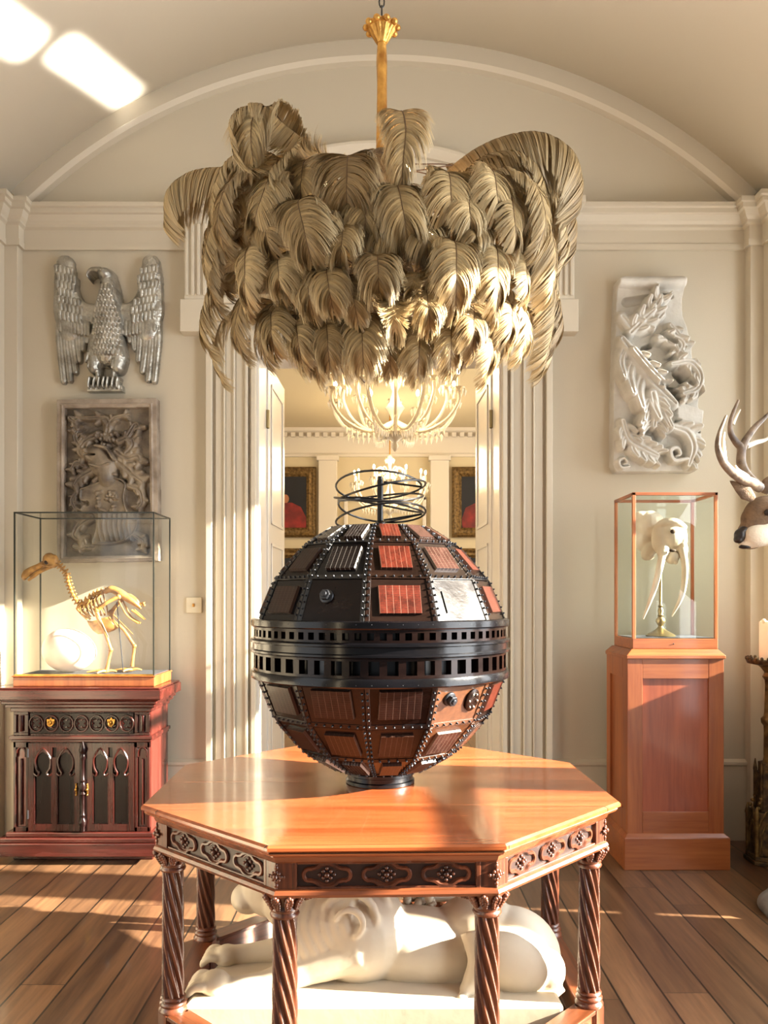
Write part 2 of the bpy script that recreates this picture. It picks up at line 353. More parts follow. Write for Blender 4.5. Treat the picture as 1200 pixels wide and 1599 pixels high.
# corner piers, two steps each side
for i, s in enumerate((-1, 1)):
    mb = MB(); x = sorted((s*2.10, s*2.34)); mb.box(x[0], x[1], YW-.07, YW+.01, 0, 3.66)
    x = sorted((s*2.175, s*2.34)); mb.box(x[0], x[1], YW-.15, YW-.06, 0, 3.66)
    struct(mb, 'trim_%d' % (8+i), M['trim'], bevel=.003)
# cornice following the steps
path = [(-2.34, YW-.15), (-2.175, YW-.15), (-2.175, YW-.07), (-2.10, YW-.07), (-2.10, YW), (2.10, YW), (2.10, YW-.07), (2.175, YW-.07), (2.175, YW-.15), (2.34, YW-.15)]
cp = [(0, 3.42), (.018, 3.42), (.018, 3.455), (.012, 3.455), (.012, 3.535), (.03, 3.545), (.03, 3.56), (.045, 3.575), (.06, 3.605), (.075, 3.61), (.075, 3.635), (.09, 3.64), (.09, 3.665), (0, 3.675)]
mb = MB(); mb.sweep(path, cp); struct(mb, 'trim_10', M['trim'])
# skirting
sp = [(0, 0), (.02, 0), (.02, .43), (.028, .44), (.028, .455), (0, .47)]
mb = MB(); mb.sweep([(-2.10, YW), (-1.03, YW)], sp); struct(mb, 'baseboard_left', M['trim'])
mb = MB(); mb.sweep([(.97, YW), (2.10, YW)], sp); struct(mb, 'baseboard_right', M['trim'])
# arch rib
mb = MB(); v = []; n = 56; prof = [(0, .0), (0, .05), (.022, .07), (.125, .07), (.125, 0)]
a0 = math.asin(2.06/AR)
for i in range(n+1):
    a = -a0+2*a0*i/n
    for dr, dy in prof: v.append(((AR+dr)*math.sin(a), YW-dy, AZ+(AR+dr)*math.cos(a)))
k = len(prof); mb.add(v, [(j*k+i, j*k+(i+1) % k, (j+1)*k+(i+1) % k, (j+1)*k+i) for j in range(n) for i in range(k)], True)
struct(mb, 'trim_11', M['trim'], sharp=20)
# barrel vault running towards the viewer
mb = MB(); n = 60; R = AR+.112; a0 = math.asin(2.36/R); v = []
for y in (-1, .5, 2, 3.4, YW+.01):
    for i in range(n+1):
        a = -a0+2*a0*i/n; v.append((R*math.sin(a), y, AZ+R*math.cos(a)))
mb.add(v, [(j*(n+1)+i, j*(n+1)+i+1, (j+1)*(n+1)+i+1, (j+1)*(n+1)+i) for j in range(4) for i in range(n)], True)
o = struct(mb, 'ceiling', M['vault'], sharp=0)
q = o.modifiers.new('solid', 'SOLIDIFY'); q.thickness = .1; q.offset = 1
# side walls
mb = MB(); ys = [-1]+[t for w in WIN[:3] for t in w[:2]]+[YW+.25]
ys = ys[:5]+[3.47, 3.56]+ys[5:]
mb.box(XR, XR+.3, 3.47, 3.56, 0, .25); mb.box(XR, XR+.3, 3.47, 3.56, .9, 4.3)
for i in range(0, len(ys), 2): mb.box(XR, XR+.3, ys[i], ys[i+1], 0, 4.3)
for j, (y0, y1, z0, z1) in enumerate(WIN[:3]):
    if j == 1: mb.box(XR, XR+.3, y0, 3.22, 0, z0); mb.box(XR, XR+.3, 3.25, y1, 0, z0); mb.box(XR, XR+.3, 3.22, 3.25, 0, .25); mb.box(XR, XR+.3, 3.22, 3.25, .9, z0)
    else: mb.box(XR, XR+.3, y0, y1, 0, z0)
    mb.box(XR, XR+.3, y0, y1, z1, 4.3)
struct(mb, 'wall_right', M['wall'])
mb = MB(); mb.box(XL-.3, XL, -1, .4, 0, 4.3); mb.box(XL-.3, XL, 2.0, YW+.25, 0, 4.3); mb.box(XL-.3, XL, .4, 2.0, 0, .6); mb.box(XL-.3, XL, .4, 2.0, 3.3, 4.3)
struct(mb, 'wall_left', M['wall'])
for i, (y0, y1, z0, z1) in enumerate(WIN+[(.4, 2.0, .6, 3.3)]):
    mb = MB(); x = XR+.2 if i < 5 else XL-.24; w = .03
    mb.box(x, x+.05, y0, y0+w, z0, z1); mb.box(x, x+.05, y1-w, y1, z0, z1); mb.box(x, x+.05, y0, y1, z0, z0+w); mb.box(x, x+.05, y0, y1, z1-w, z1)
    mb.box(x, x+.05, y0, y1, (z0+z1)/2-.025, (z0+z1)/2+.025)
    struct(mb, 'window_%d' % (i+1), M['gloss_trim'])  # windows, then the added slits and the unseen left opening
# far room
mb = MB(); mb.box(-3.6, 3.6, 11.2, 11.4, 0, 3.72); struct(mb, 'wall_far', M['farwall'])
mb = MB(); mb.box(-3.6, -3.4, 5.05, 11.2, 0, 3.72); struct(mb, 'wall_far_left', M['farwall'])
mb = MB(); mb.box(3.4, 3.6, 5.05, 11.2, 0, 3.72); struct(mb, 'wall_far_right', M['farwall'])
mb = MB(); mb.box(-3.6, 3.6, 5.05, 11.4, 3.70, 3.8); struct(mb, 'ceiling', M['farwall'])
mb = MB(); mb.sweep([(-3.4, 11.2), (3.4, 11.2)], [(0, 3.32), (.04, 3.32), (.04, 3.36), (.02, 3.37), (.02, 3.60), (.05, 3.61), (.09, 3.64), (.12, 3.66), (.12, 3.7), (0, 3.7)])
for i in range(62):
    x = -3.3+i*.108; mb.box(x, x+.055, 11.07, 11.13, 3.575, 3.63)
struct(mb, 'trim_12', M['gloss_trim'])
for i, px in enumerate((512, 687)):
    x = (px-600)*11.1/F; mb = MB(); mb.box(x-.125, x+.125, 11.1, 11.21, 0, 3.28); mb.box(x-.15, x+.15, 11.07, 11.21, 3.26, 3.33)
    struct(mb, 'trim_%d' % (13+i), M['gloss_trim'], bevel=.01)
mb = MB(); x0, x1 = -.54, .57
for a, b, c, d in ((x0, x0+.05, .9, 2.78), (x1-.05, x1, .9, 2.78), (x0, x1, 2.73, 2.78)): mb.box(a, b, 11.14, 11.21, c, d)
struct(mb, 'trim_15', M['gloss_trim'], bevel=.008)
mb = MB(); mb.box(-3.4, 3.4, 11.16, 11.21, .9, .98); mb.box(-3.4, 3.4, 11.17, 11.21, 0, .3); struct(mb, 'trim_16', M['gloss_trim'], bevel=.01)
# door leaves folded open into the far room, with knuckled hinges
def leaf(i, x, s, rz):
    root = bpy.data.objects.new('door_%d' % i, None); COL.objects.link(root); root['kind'] = 'structure'; root.location = (x, 5.10, 0); root.rotation_euler = (0, 0, rz)
    mb = MB(); t = .045; x0, x1 = sorted((0, s*t)); mb.box(x0, x1, 0, .68, .01, DZ-.03)
    for z0, z1 in ((.15, .75), (.87, 1.75), (1.87, 2.75)):
        for a, b, c, d in ((.10, .12, z0, z1), (.56, .58, z0, z1), (.10, .58, z0, z0+.02), (.10, .58, z1-.02, z1)):
            mb.box(min(0, s*-.008) if s > 0 else 0, 0 if s > 0 else .008, a, b, c, d)
    mb.build('door_panel', M['gloss_trim'], root, bevel=.003)
    for z in (.35, 2.45):
        m2 = MB(); m2.lathe([(.011, z), (.011, z+.11)], 10, Matrix.Translation((-s*.0, -.02, 0))); m2.box(-.006, .006, -.03, .0, z, z+.11); m2.build('hinge', M['oldbrass'], root)
leaf(1, DX0+.03, -1, math.radians(-1.5)); leaf(2, DX1-.03, 1, math.radians(1.5))

# ------------------------------------------------------------------ portraits in the far room
def picture(cx, z0, z1, w, label, upper):
    y = 11.2; r = thing('framed_painting', label, 'painting', (cx, y, z0), 'portraits in the far room'); fw = .13
    mb = MB(); v = []; prof = [(0, 0), (0, .05), (.03, .08), (.06, .06), (.09, .065), (fw, .03), (fw, 0)]
    cor = [(-w/2, z0), (w/2, z0), (w/2, z1), (-w/2, z1)]; sg = [(1, 1), (-1, 1), (-1, -1), (1, -1)]
    for (x, z), (sx, sz) in zip(cor, sg):
        for o, d in prof: v.append((cx+x+sx*o, y-d, z+sz*o))
    k = len(prof); mb.add(v, [(j*k+i, j*k+(i+1) % k, ((j+1) % 4)*k+(i+1) % k, ((j+1) % 4)*k+i) for j in range(4) for i in range(k)])
    part(r, mb, 'frame', M['frame_gold'])
    mb = MB(); mb.box(cx-w/2+fw-.01, cx+w/2-fw+.01, y-.03, y-.001, z0+fw-.01, z1-fw+.01); cv = part(r, mb, 'canvas', M['canvas'])
    if upper:
        h = z1-z0; mb = MB()
        pts = [(-.26, 0), (-.27, .12), (-.22, .27), (-.10, .33), (.08, .34), (.2, .28), (.27, .14), (.27, 0)]
        mb.add([(cx+a*w/.8, y-.034, z0+fw+b*h/.95) for a, b in pts], [tuple(range(len(pts)))]); part(cv, mb, 'painted_coat', M['coat_red'])
        mb = MB(); mb.add([(cx+.045*math.cos(t), y-.033, z0+fw+.39*h/.95+.06*math.sin(t)) for t in [i*PI/8 for i in range(16)]], [tuple(range(16))]); part(cv, mb, 'painted_face', M['skin'])
picture(-1.33, 2.23, 3.18, .82, 'gilt-framed portrait of a red-coated sitter, left wall bay beyond the doorway', 1)
picture(1.33, 2.23, 3.18, .82, 'gilt-framed portrait of a red-coated sitter, right wall bay beyond the doorway', 1)
picture(-1.33, 1.15, 2.08, .82, 'dark gilt-framed painting hung low under the left portrait', 0)
picture(1.33, 1.15, 2.08, .82, 'dark gilt-framed painting hung low under the right portrait', 0)
# ------------------------------------------------------------------ octagonal table
TX, TY, TROT = -.012, 2.805, math.radians(1.6)
table = thing('octagonal_table', 'octagonal mahogany table with carved apron and spiral-fluted legs in the middle of the room', 'table', (TX, TY, 0), rz=TROT)
def octo(ap, rot=0): R = ap/math.cos(PI/8); return [(R*math.cos(PI/8+PI/4*i+rot), R*math.sin(PI/8+PI/4*i+rot)) for i in range(8)]
AP = .728
mb = MB(); prof = [(-AP+.02, .742), (-.035, .742), (-.035, .748), (-.014, .75), (-.008, .758), (-.012, .764), (0, .766), (0, .774), (-.006, .78), (-AP+.02, .78)]
mb.sweep(octo(AP)[::1], prof, closed=True); 
mb.prism(octo(.70), .743, .7797)
mb.build('table_top', M['tabletop'], table)
mb = MB(); prof = [(-.03, .636), (.008, .636), (.012, .644), (.008, .652), (.002, .656), (-.03, .656)]
mb.sweep(octo(AP-.045), prof, closed=True)
prof = [(-.03, .722), (.0, .722), (.006, .728), (.012, .744), (-.03, .744)]; mb.sweep(octo(AP-.045), prof, closed=True)
mb.build('apron_moulding', M['mahogx'], table)
def quatrefoil(mb, cx, z, y, W_, H_, r):
    """outline of an elongated barbed quatrefoil: large upper and lower lobes, small side lobes"""
    for shrink, rad, dy in ((1, r, 0), (.80, r*.6, .004)):
        pts = []
        big = H_*shrink; 
        for (ox, a0, a1, R_) in ((0, 38, 142, big), (-W_*.66, 75, 285, big*.52), (0, 218, 322, big), (W_*.66, 255, 465, big*.52)):
            for q in range(9):
                a = math.radians(a0+(a1-a0)*q/8); sx = 1.18 if ox == 0 else 1.0
                pts.append((cx+ox+R_*sx*math.cos(a), y+dy, z+R_*math.sin(a)))
        mb.tube(pts, rad, 6, closed=True)
    mb.ell((cx, y-.002, z), (.0075, .008, .0075), n=10, m=6)
    for q in range(8):
        a = q*PI/4; R_ = .014 if q % 2 else .019
        mb.ell((cx+R_*math.cos(a), y+.002, z+R_*.85*math.sin(a)), (.0055, .005, .0055), n=8, m=5)
side = 2*(AP-.045)*math.tan(PI/8); hw = side/2-.052; yf = -(AP-.045)
def apron_panel():
    mb = MB(); mb.box(-side/2+.008, side/2-.008, yf+.012, yf+.028, .65, .73); return mb
def apron_frame():
    mb = MB(); mb.box(-hw-.012, -hw, yf-.001, yf+.02, .654, .724); mb.box(hw, hw+.012, yf-.001, yf+.02, .654, .724)
    mb.box(-hw, hw, yf+.002, yf+.02, .654, .660); mb.box(-hw, hw, yf+.002, yf+.02, .718, .724); return mb
def rosette_mb(cx):
    mb = MB(); quatrefoil(mb, cx, .689, yf+.009, .068, .0305, .0056); return mb
ap0 = apron_panel().build('apron_panel', M['deep'], table); fr0 = apron_frame().build('carved_frame', M['mahog'], ap0, bevel=.002)
step = 2*hw/3; ros0 = [rosette_mb((k-1)*step).build('carved_rosette', M['mahog'], ap0) for k in range(3)]
cor_r = (AP-.045)/math.cos(PI/8)
def corner_block():
    mb = MB(); d = .048; c8 = math.cos(PI/8); s8 = math.sin(PI/8)      # around the vertex on +x axis of its own frame
    a = Vector((0, 0)); tl = (Vector((-s8*1, c8*1)))
    p1 = (-s8*d, c8*d); p2 = (-s8*d, -c8*d); mb.prism([(0.001, 0), p1, (p1[0]-.02, p1[1]), (-.05, 0), (p2[0]-.02, p2[1]), p2], .652, .726)
    return mb
def corner_flower():
    mb = MB(); z = .689
    mb.ell((.006, 0, z), (.008, .007, .008), n=10, m=6)
    for q in range(8):
        a = q*PI/4; mb.ell((.002, .011*math.cos(a), z+.011*math.sin(a)), (.005, .0055, .0055), n=8, m=5)
    for s in (-1, 1):
        mb.ell((.001, 0, z+s*.023), (.005, .006, .007), n=8, m=5); mb.ell((.001, 0, z+s*.030), (.004, .0035, .004), n=8, m=5)
        mb.ell((.0, s*.019, z), (.004, .006, .005), n=8, m=5)
    return mb
cb0 = corner_block().build('corner_block', M['mahog'], table, bevel=.002); cf0 = corner_flower().build('carved_flower', M['mahog'], cb0)
def leg_mb():
    mb = MB(); n = 72; rows = 110; z0, z1 = .175, .575; v = []
    for j in range(rows+1):
        t = j/rows; z = z0+(z1-z0)*t
        for i in range(n):
            a = 2*PI*i/n; ph = 9*(a+t*PI*1.15*1.0)
            r = .0335*(1-.07*t)-.0085*abs(math.sin(ph/2))**3.0+.0012*math.cos(ph)
            v.append((r*math.cos(a), r*math.sin(a), z))
    mb.add(v, [(j*n+i, j*n+(i+1) % n, (j+1)*n+(i+1) % n, (j+1)*n+i) for j in range(rows) for i in range(n)], True)
    return mb
def leg_cap():
    mb = MB(); mb.lathe([(.03, .572), (.037, .574), (.039, .58), (.036, .586), (.034, .588), (.0385, .592), (.037, .598), (.033, .602), (.034, .61), (.042, .622), (.05, .634), (.05, .637)], 28)
    rnd = random.Random(3)
    for q in range(9):
        a = q*2*PI/9
        for k in range(5):
            t = k/4; r = .036+.016*t; z = .604+.029*t
            for w_ in (-1, 0, 1):
                aa = a+w_*.17*(1-abs(t-.6)); mb.ell((r*math.cos(aa), r*math.sin(aa), z+(-.003 if w_ else .001)), (.0075+.002*t, .0062, .0068), rot=(0, 0, aa), n=7, m=5)
    # leafy wings spreading under the apron on both sides
    for sgn in (-1, 1):
        dx, dy = -math.sin(PI/8)*1.0, sgn*math.cos(PI/8)
        for k in range(9):
            d = .035+k*.0072; h = .024*(1-k/10)
            for q in range(3):
                mb.ell((.012*(1-k/9)+dx*d+rnd.uniform(-.006, .006), dy*d, .634-h*(q+.3)/2.6), (.0085, .0065, .0068), n=7, m=5)
    return mb
def leg_base():
    mb = MB(); mb.lathe([(.036, .145), (.043, .147), (.044, .153), (.040, .158), (.037, .163), (.041, .168), (.041, .173), (.036, .178), (.033, .18), (.0385, .186), (.036, .192), (.03, .194)], 28)
    mb.prism([(-.04, -.03), (.028, -.04), (.045, 0), (.028, .04), (-.04, .03)], 0.0, .147); return mb
def rail_mb():
    mb = MB(); ap = AP-.085; s2 = ap*math.tan(PI/8)-.02
    mb.box(-s2, s2, -ap-.026, -ap+.026, .045, .135); mb.box(-s2, s2, -ap-.036, -ap+.036, .135, .147); mb.box(-s2, s2, -ap-.034, -ap+.034, .03, .05)
    for k in range(5):
        x = (k-2)*s2*.38; mb.tube([(x+.028*math.cos(a), -ap-.028, .092+.028*math.sin(a)) for a in [i*PI/6 for i in range(12)]], .005, 6, closed=True)
    return mb
leg0 = leg_mb().build('leg', M['mahog'], table, sharp=0); lc0 = leg_cap().build('carved_capital', M['mahog'], leg0, sharp=0); lb0 = leg_base().build('leg_base', M['mahog'], leg0)
rail0 = rail_mb().build('stretcher', M['mahogx'], table, bevel=.002)
LR = (AP-.088)/math.cos(PI/8)
for i in range(8):
    a = i*PI/4
    rot = (0, 0, a); av = PI/8+a; vr = (0, 0, av)
    if i == 0:
        ap, cb, lg, rl = ap0, cb0, leg0, rail0
    else:
        ap = dup(ap0, table); dup(fr0, ap)
        for r_ in ros0: dup(r_, ap)
        cb = dup(cb0, table); dup(cf0, cb); lg = dup(leg0, table); dup(lc0, lg); dup(lb0, lg); rl = dup(rail0, table)
    ap.rotation_euler = rot; rl.rotation_euler = rot
    cb.location = (cor_r*math.cos(av), cor_r*math.sin(av), 0); cb.rotation_euler = vr
    lg.location = (LR*math.cos(av), LR*math.sin(av), 0); lg.rotation_euler = vr

# ------------------------------------------------------------------ riveted wooden globe
GX, GY, GZ, GR = -.013, 2.80, 1.236, .428
globe = thing('riveted_globe', 'large dark wooden riveted globe with wire coil on top of the octagonal table', 'sculpture', (GX, GY, .78))
OZ = GZ-.78                                  # local centre height
def plate_mat(name, c1, c2, line, rough=.3):
    m = wood(name, c1, c2, axis=1, scale=22, rough=rough, coat=.12, bump=.1); dull(m, .25, .12); nt = m.node_tree; L = nt.links.new; b = nt.nodes['Principled BSDF']
    src = b.inputs['Base Color'].links[0].from_socket; uv = N(nt, 'ShaderNodeUVMap'); sp = N(nt, 'ShaderNodeSeparateXYZ'); L(uv.outputs[0], sp.inputs[0]); g = []
    for ax, cnt, w in ((0, 6, .032), (1, 12, .045)):
        a = N(nt, 'ShaderNodeMath', operation='MULTIPLY'); a.inputs[1].default_value = cnt; L(sp.outputs[ax], a.inputs[0])
        f = N(nt, 'ShaderNodeMath', operation='FRACT'); L(a.outputs[0], f.inputs[0]); p = N(nt, 'ShaderNodeMath', operation='PINGPONG'); p.inputs[1].default_value = .5; L(f.outputs[0], p.inputs[0])
        l = N(nt, 'ShaderNodeMath', operation='LESS_THAN'); l.inputs[1].default_value = w; L(p.outputs[0], l.inputs[0]); g.append(l)
    h = N(nt, 'ShaderNodeMath', operation='MAXIMUM'); L(g[0].outputs[0], h.inputs[0]); L(g[1].outputs[0], h.inputs[1])
    m1 = N(nt, 'ShaderNodeMix', data_type='RGBA'); L(g[1].outputs[0], m1.inputs[0]); L(src, m1.inputs[6]); m1.inputs[7].default_value = (.02, .008, .005, 1)
    m2 = N(nt, 'ShaderNodeMix', data_type='RGBA'); L(g[0].outputs[0], m2.inputs[0]); L(m1.outputs[2], m2.inputs[6]); m2.inputs[7].default_value = srgb(line)
    L(m2.outputs[2], b.inputs['Base Color'])
    bp = N(nt, 'ShaderNodeBump'); bp.inputs['Strength'].default_value = .8; bp.inputs['Distance'].default_value = .004; bp.invert = True; L(h.outputs[0], bp.inputs['Height']); L(bp.outputs[0], b.inputs['Normal'])
    return m
PL = {'r': plate_mat('lit_red_grid_plate', '#2e100a', '#582216', '#7a5546'), 'd': plate_mat('dark_grid_plate', '#0c0708', '#170d0c', '#a09a94', .25),
      'b': plate_mat('brown_grid_plate', '#140806', '#25110c', '#4d3a31'), 's': plate_mat('pale_grid_plate', '#2e1c17', '#47302a', '#6d5c50', .18)}
GM = {'k': wood('charcoal_panel', '#070709', '#111013', axis=0, scale=14, rough=.16, coat=.12), 'w': wood('walnut_panel', '#110907', '#1e120d', axis=0, scale=14, rough=.2, coat=.12),
      'o': wood('light_walnut_panel', '#3a2215', '#593823', axis=0, scale=14, rough=.28, coat=.4), 'n': wood('dark_brown_panel', '#0e0706', '#1a0f0c', axis=0, scale=14, rough=.2, coat=.1)}
for m_ in GM: GM[m_].node_tree.nodes['Principled BSDF'].inputs['Specular IOR Level'].default_value = {'k': .2, 'n': .14, 'w': .2, 'o': .3}.get(m_, .45)
GM['gloss'] = wood('glossy_panel', '#171210', '#221a17', axis=0, scale=14, rough=.13, coat=1.0)
rings_up = [(.422, .084), (.364, .222), (.262, .337), (.160, .400)]
rings_lo = [(.422, -.080), (.364, -.222), (.262, -.338), (.150, -.402)]
A0 = -PI/2+math.radians(-6)                 # seam just left of centre, facing the viewer
def pt(r, z, k): a = A0+k*PI/6; return Vector((r*math.cos(a), r*math.sin(a), z+OZ))
# inner black shell
mb = MB()
for prof in (rings_up, rings_lo):
    pr = [((r-.006)*1.0, z+OZ) for r, z in prof]; v = []
    for r, z in pr:
        for k in range(12): a = A0+k*PI/6; v.append((r*math.cos(a), r*math.sin(a), z))
    mb.add(v, [(j*12+i, j*12+(i+1) % 12, (j+1)*12+(i+1) % 12, (j+1)*12+i) for j in range(3) for i in range(12)]+[tuple(range(36, 48)), tuple(range(12))])
mb.lathe([(.36, -.09+OZ), (.36, .09+OZ)], 48, smooth=False)
mb.build('inner_shell', M['black'], globe)
rivet_pos = []
# panel and plate look per (row, facet), brightness of lit facets put into the colour: facet 0 spans the seam left of centre to 24 degrees right
pmat = {(0, 0): 'w', (1, 0): 'w', (2, 0): 'w', (0, 1): 'w', (1, 1): 'gloss', (2, 1): 'gloss', (3, 1): 'o', (4, 1): 'o', (5, 1): 'w', (3, 0): 'n', (4, 0): 'w', (5, 0): 'w', (3, 11): 'w', (4, 11): 'n', (5, 11): 'n',
        (3, 2): 'w', (4, 2): 'w', (2, 2): 'w', (1, 2): 'n', (0, 2): 'n'}
qmat = {(0, 0): 'r', (1, 0): 'r', (2, 0): 'r', (0, 1): 's', (1, 1): 's', (0, 2): 'r', (1, 2): 'r', (2, 2): 'r', (0, 11): 'd', (1, 11): 'd', (0, 10): 'd', (1, 10): 'b', (2, 10): 'b', (3, 11): 'b', (3, 0): 'b', (3, 2): 'r', (4, 0): 'b', (4, 11): 'b', (5, 0): 'b', (4, 1): 's', (5, 1): 's', (5, 11): 'd'}
noplate = {(2, 11), (2, 1), (3, 1)}
def inset4(c, du, dv0, dv1):
    """c: bl, br, tr, tl"""
    f = lambda u, v: (c[0].lerp(c[1], u)).lerp(c[3].lerp(c[2], u), v)
    return [f(du, dv0), f(1-du, dv0), f(1-du, dv1), f(du, dv1)]
def slab(mb, q, n, d0, d1, ch=0):
    a = [p+n*d0 for p in q]; c = sum(q, Vector())/4; b = [p+(c-p).normalized()*ch+n*d1 for p in q]
    mb.add(a+b, [(3, 2, 1, 0), (4, 5, 6, 7)]+[(i, (i+1) % 4, 4+(i+1) % 4, 4+i) for i in range(4)])
def setuv(o, idx):
    me = o.data; uvl = me.uv_layers.new(name='UVMap')
    # top face gets 0..1
    for p in me.polygons:
        for li, vi in zip(p.loop_indices, p.vertices):
            uvl.data[li].uv = [(0, 0), (1, 0), (1, 1), (0, 1)][vi % 4]
for row in range(6):
    lo = row >= 3; rr = rings_lo if lo else rings_up; j = (row-3) if lo else (2-row)
    # row 0 = topmost upper row; rows 3.. go downwards
    (r0, z0), (r1, z1) = rr[j], rr[j+1]
    for k in range(12):
        c = [pt(r0, z0, k), pt(r0, z0, k+1), pt(r1, z1, k+1), pt(r1, z1, k)]
        if lo: c = [c[3], c[2], c[1], c[0]]
        n = (c[1]-c[0]).cross(c[3]-c[0]).normalized()
        if n.dot((c[0]+c[2])/2-Vector((0, 0, OZ))) < 0: n = -n
        mb = MB(); q = inset4(c, .012, .012, .988); slab(mb, q, n, -.004, .002)
        p = mb.build('panel', GM[pmat.get((row, k), 'n' if (k+row) % 2 else 'k')], globe, bevel=.0012)
        fr_ = k in (10, 11, 0, 1, 2, 3, 9)
        # border straps with rivets
        mb = MB(); ft = .085
        for (u0, u1, v0, v1) in ((0.0, ft*.75, 0, 1), (1-ft*.75, 1.0, 0, 1)):
            f = lambda u, v: (c[0].lerp(c[1], u)).lerp(c[3].lerp(c[2], u), v)
            slab(mb, [f(u0, v0), f(u1, v0), f(u1, v1), f(u0, v1)], n, .001, .0045)
        f = lambda u, v: (c[0].lerp(c[1], u)).lerp(c[3].lerp(c[2], u), v)
        vb = .10; vsel = (0, vb)
        slab(mb, [f(.06, 0), f(.94, 0), f(.94, vb), f(.06, vb)], n, .001, .0040)
        mb.build('strap', M['black'] if pmat.get((row, k), 'k') in 'kn' else GM[pmat.get((row, k))], p, bevel=.0008)
        H = (c[3]-c[0]).length; Wd = (c[1]-c[0]).length
        nv = max(3, int(H/.021)); nh = max(3, int(Wd/.026))
        for i in range(nv):
            v = (i+.5)/nv; rivet_pos += [(f(.032, v)+n*.004, n), (f(.968, v)+n*.004, n)]
        for i in range(1, nh): rivet_pos.append((f(i/nh, vb/2)+n*.004, n))
        if (row, k) in noplate: continue
        wide = .19 if not (row in (0, 5)) else .2
        q = inset4(c, wide, .24, .84) if row not in (0, 5) else inset4(c, wide, .2, .9)
        # plates are rectangular: pull the long side in to the short side's width
        wl = min((q[1]-q[0]).length, (q[2]-q[3]).length)*.98+.008
        def rect(a, b): m_ = (a+b)/2; d = (b-a).normalized()*wl/2; return m_-d, m_+d
        a, b = rect(q[0], q[1]); d_, c_ = rect(q[3], q[2]); q = [a, b, c_, d_]
        mb = MB(); slab(mb, q, n, .001, .0115, .001); o = mb.build('grid_plate', PL[qmat.get((row, k), 'b' if (k+row) % 3 else 'd')], p); setuv(o, 0)
# rivets: the hundred nearest the viewer as parts, the rest as one part
rv = MB(); rv.lathe([(.0037, 0), (.0037, .0026), (.0027, .0052), (.0011, .0072)], 8); rme = None
for r_, z_, n_ in ((.4262, .089, 60), (.4262, -.086, 60)):
    for i in range(n_):
        a = A0+(i+.5)*2*PI/n_; rivet_pos.append((Vector((r_*math.cos(a), r_*math.sin(a), z_+OZ)), Vector((math.cos(a), math.sin(a), 0))))
camv = Vector((0, 0, EYE))-Vector((GX, GY, .78))
rivet_pos.sort(key=lambda t: -(t[1].dot((camv-t[0]).normalized())))
r0 = None; rest = MB()
for i, (p, n) in enumerate(rivet_pos):
    q = n.to_track_quat('Z', 'Y')
    if i < 100:
        if r0 is None: r0 = rv.build('rivet', M['edge'], globe); o = r0
        else: o = dup(r0, globe)
        o.location = p; o.rotation_euler = q.to_euler()
    else:
        rest.lathe([(.0037, 0), (.0037, .0026), (.0027, .0052), (.0011, .0072)], 6, Matrix.Translation(p) @ q.to_matrix().to_4x4())
o = rest.build('rivets', M['edge'], globe); o['kind'] = 'stuff'
# windowed belts
def belt(z0, z1, n, r, gap, name, post_mat):
    mb = MB(); h = .009
    for a, b in ((z0, z0+h), (z1-h, z1)):
        mb.lathe([(r-.03, OZ+a), (r, OZ+a), (r, OZ+b), (r-.03, OZ+b)], 96)
    for i in range(n):
        a = A0+(i)*2*PI/n; m_ = Matrix.Rotation(a, 4, 'Z'); w = 2*PI*r/n*(1-gap)/2
        mb.box(r-.028, r-.001, -w, w, OZ+z0+h-.001, OZ+z1-h+.001, m_)
    return mb.build(name, post_mat, globe)
belt(.034, .074, 72, .424, .55, 'window_belt', M['belt'] if 'belt' in M else GM['n'])
belt(-.068, -.008, 48, .424, .6, 'window_belt', GM['n'])
mb = MB()
for prof in ([(.40, .074), (.43, .074), (.433, .078), (.433, .096), (.428, .099), (.40, .099)], [(.38, -.010), (.43, -.010), (.436, -.006), (.436, .0), (.428, .003), (.428, .022), (.436, .025), (.436, .031), (.430, .036), (.38, .036)],
             [(.40, -.096), (.428, -.096), (.433, -.092), (.433, -.074), (.430, -.068), (.40, -.068)]):
    mb.lathe([(r, z+OZ) for r, z in prof], 96)
mb.build('belt_ring', GM['k'], globe, sharp=20)
mb = MB(); mb.prism([(.162*math.cos(A0+k*PI/6), .162*math.sin(A0+k*PI/6)) for k in range(12)], OZ+.398, OZ+.404); mb.lathe([(.1, OZ+.404), (.095, OZ+.41)], 32)
mb.build('top_cap', GM['k'], globe)
mb = MB(); mb.lathe([(.112, 0), (.116, .002), (.116, .012), (.110, .015), (.110, .028), (.116, .031), (.116, .040), (.10, .046), (.10, .056)], 48); mb.build('base_ring', M['black'], globe, sharp=20)
mb = MB(); mb.lathe([(.02, OZ+.404), (.02, OZ+.42), (.013, OZ+.424), (.010, OZ+.43), (.010, OZ+.565), (.006, OZ+.572)], 16); mb.tube([(0, 0, OZ+.43), (0, 0, OZ+.578)], .0085, 12)
mb.build('mast', M['black'], globe)
mb = MB(); pts = []; turns = 5
for i in range(turns*36+1):
    a = i*2*PI/36; t = i/(turns*36); r = .148*(1-.05*math.cos(6*PI*t)); tilt = .024*math.sin(a*1.0+1.2+t*9)
    pts.append((r*math.cos(a), r*math.sin(a), OZ+.428+.132*t+tilt))
pts = [(.012, 0, OZ+.43)]+pts+[(.012, 0, OZ+.56)]
mb.tube(pts, .0036, 7); mb.build('wire_coil', M['black'], globe)
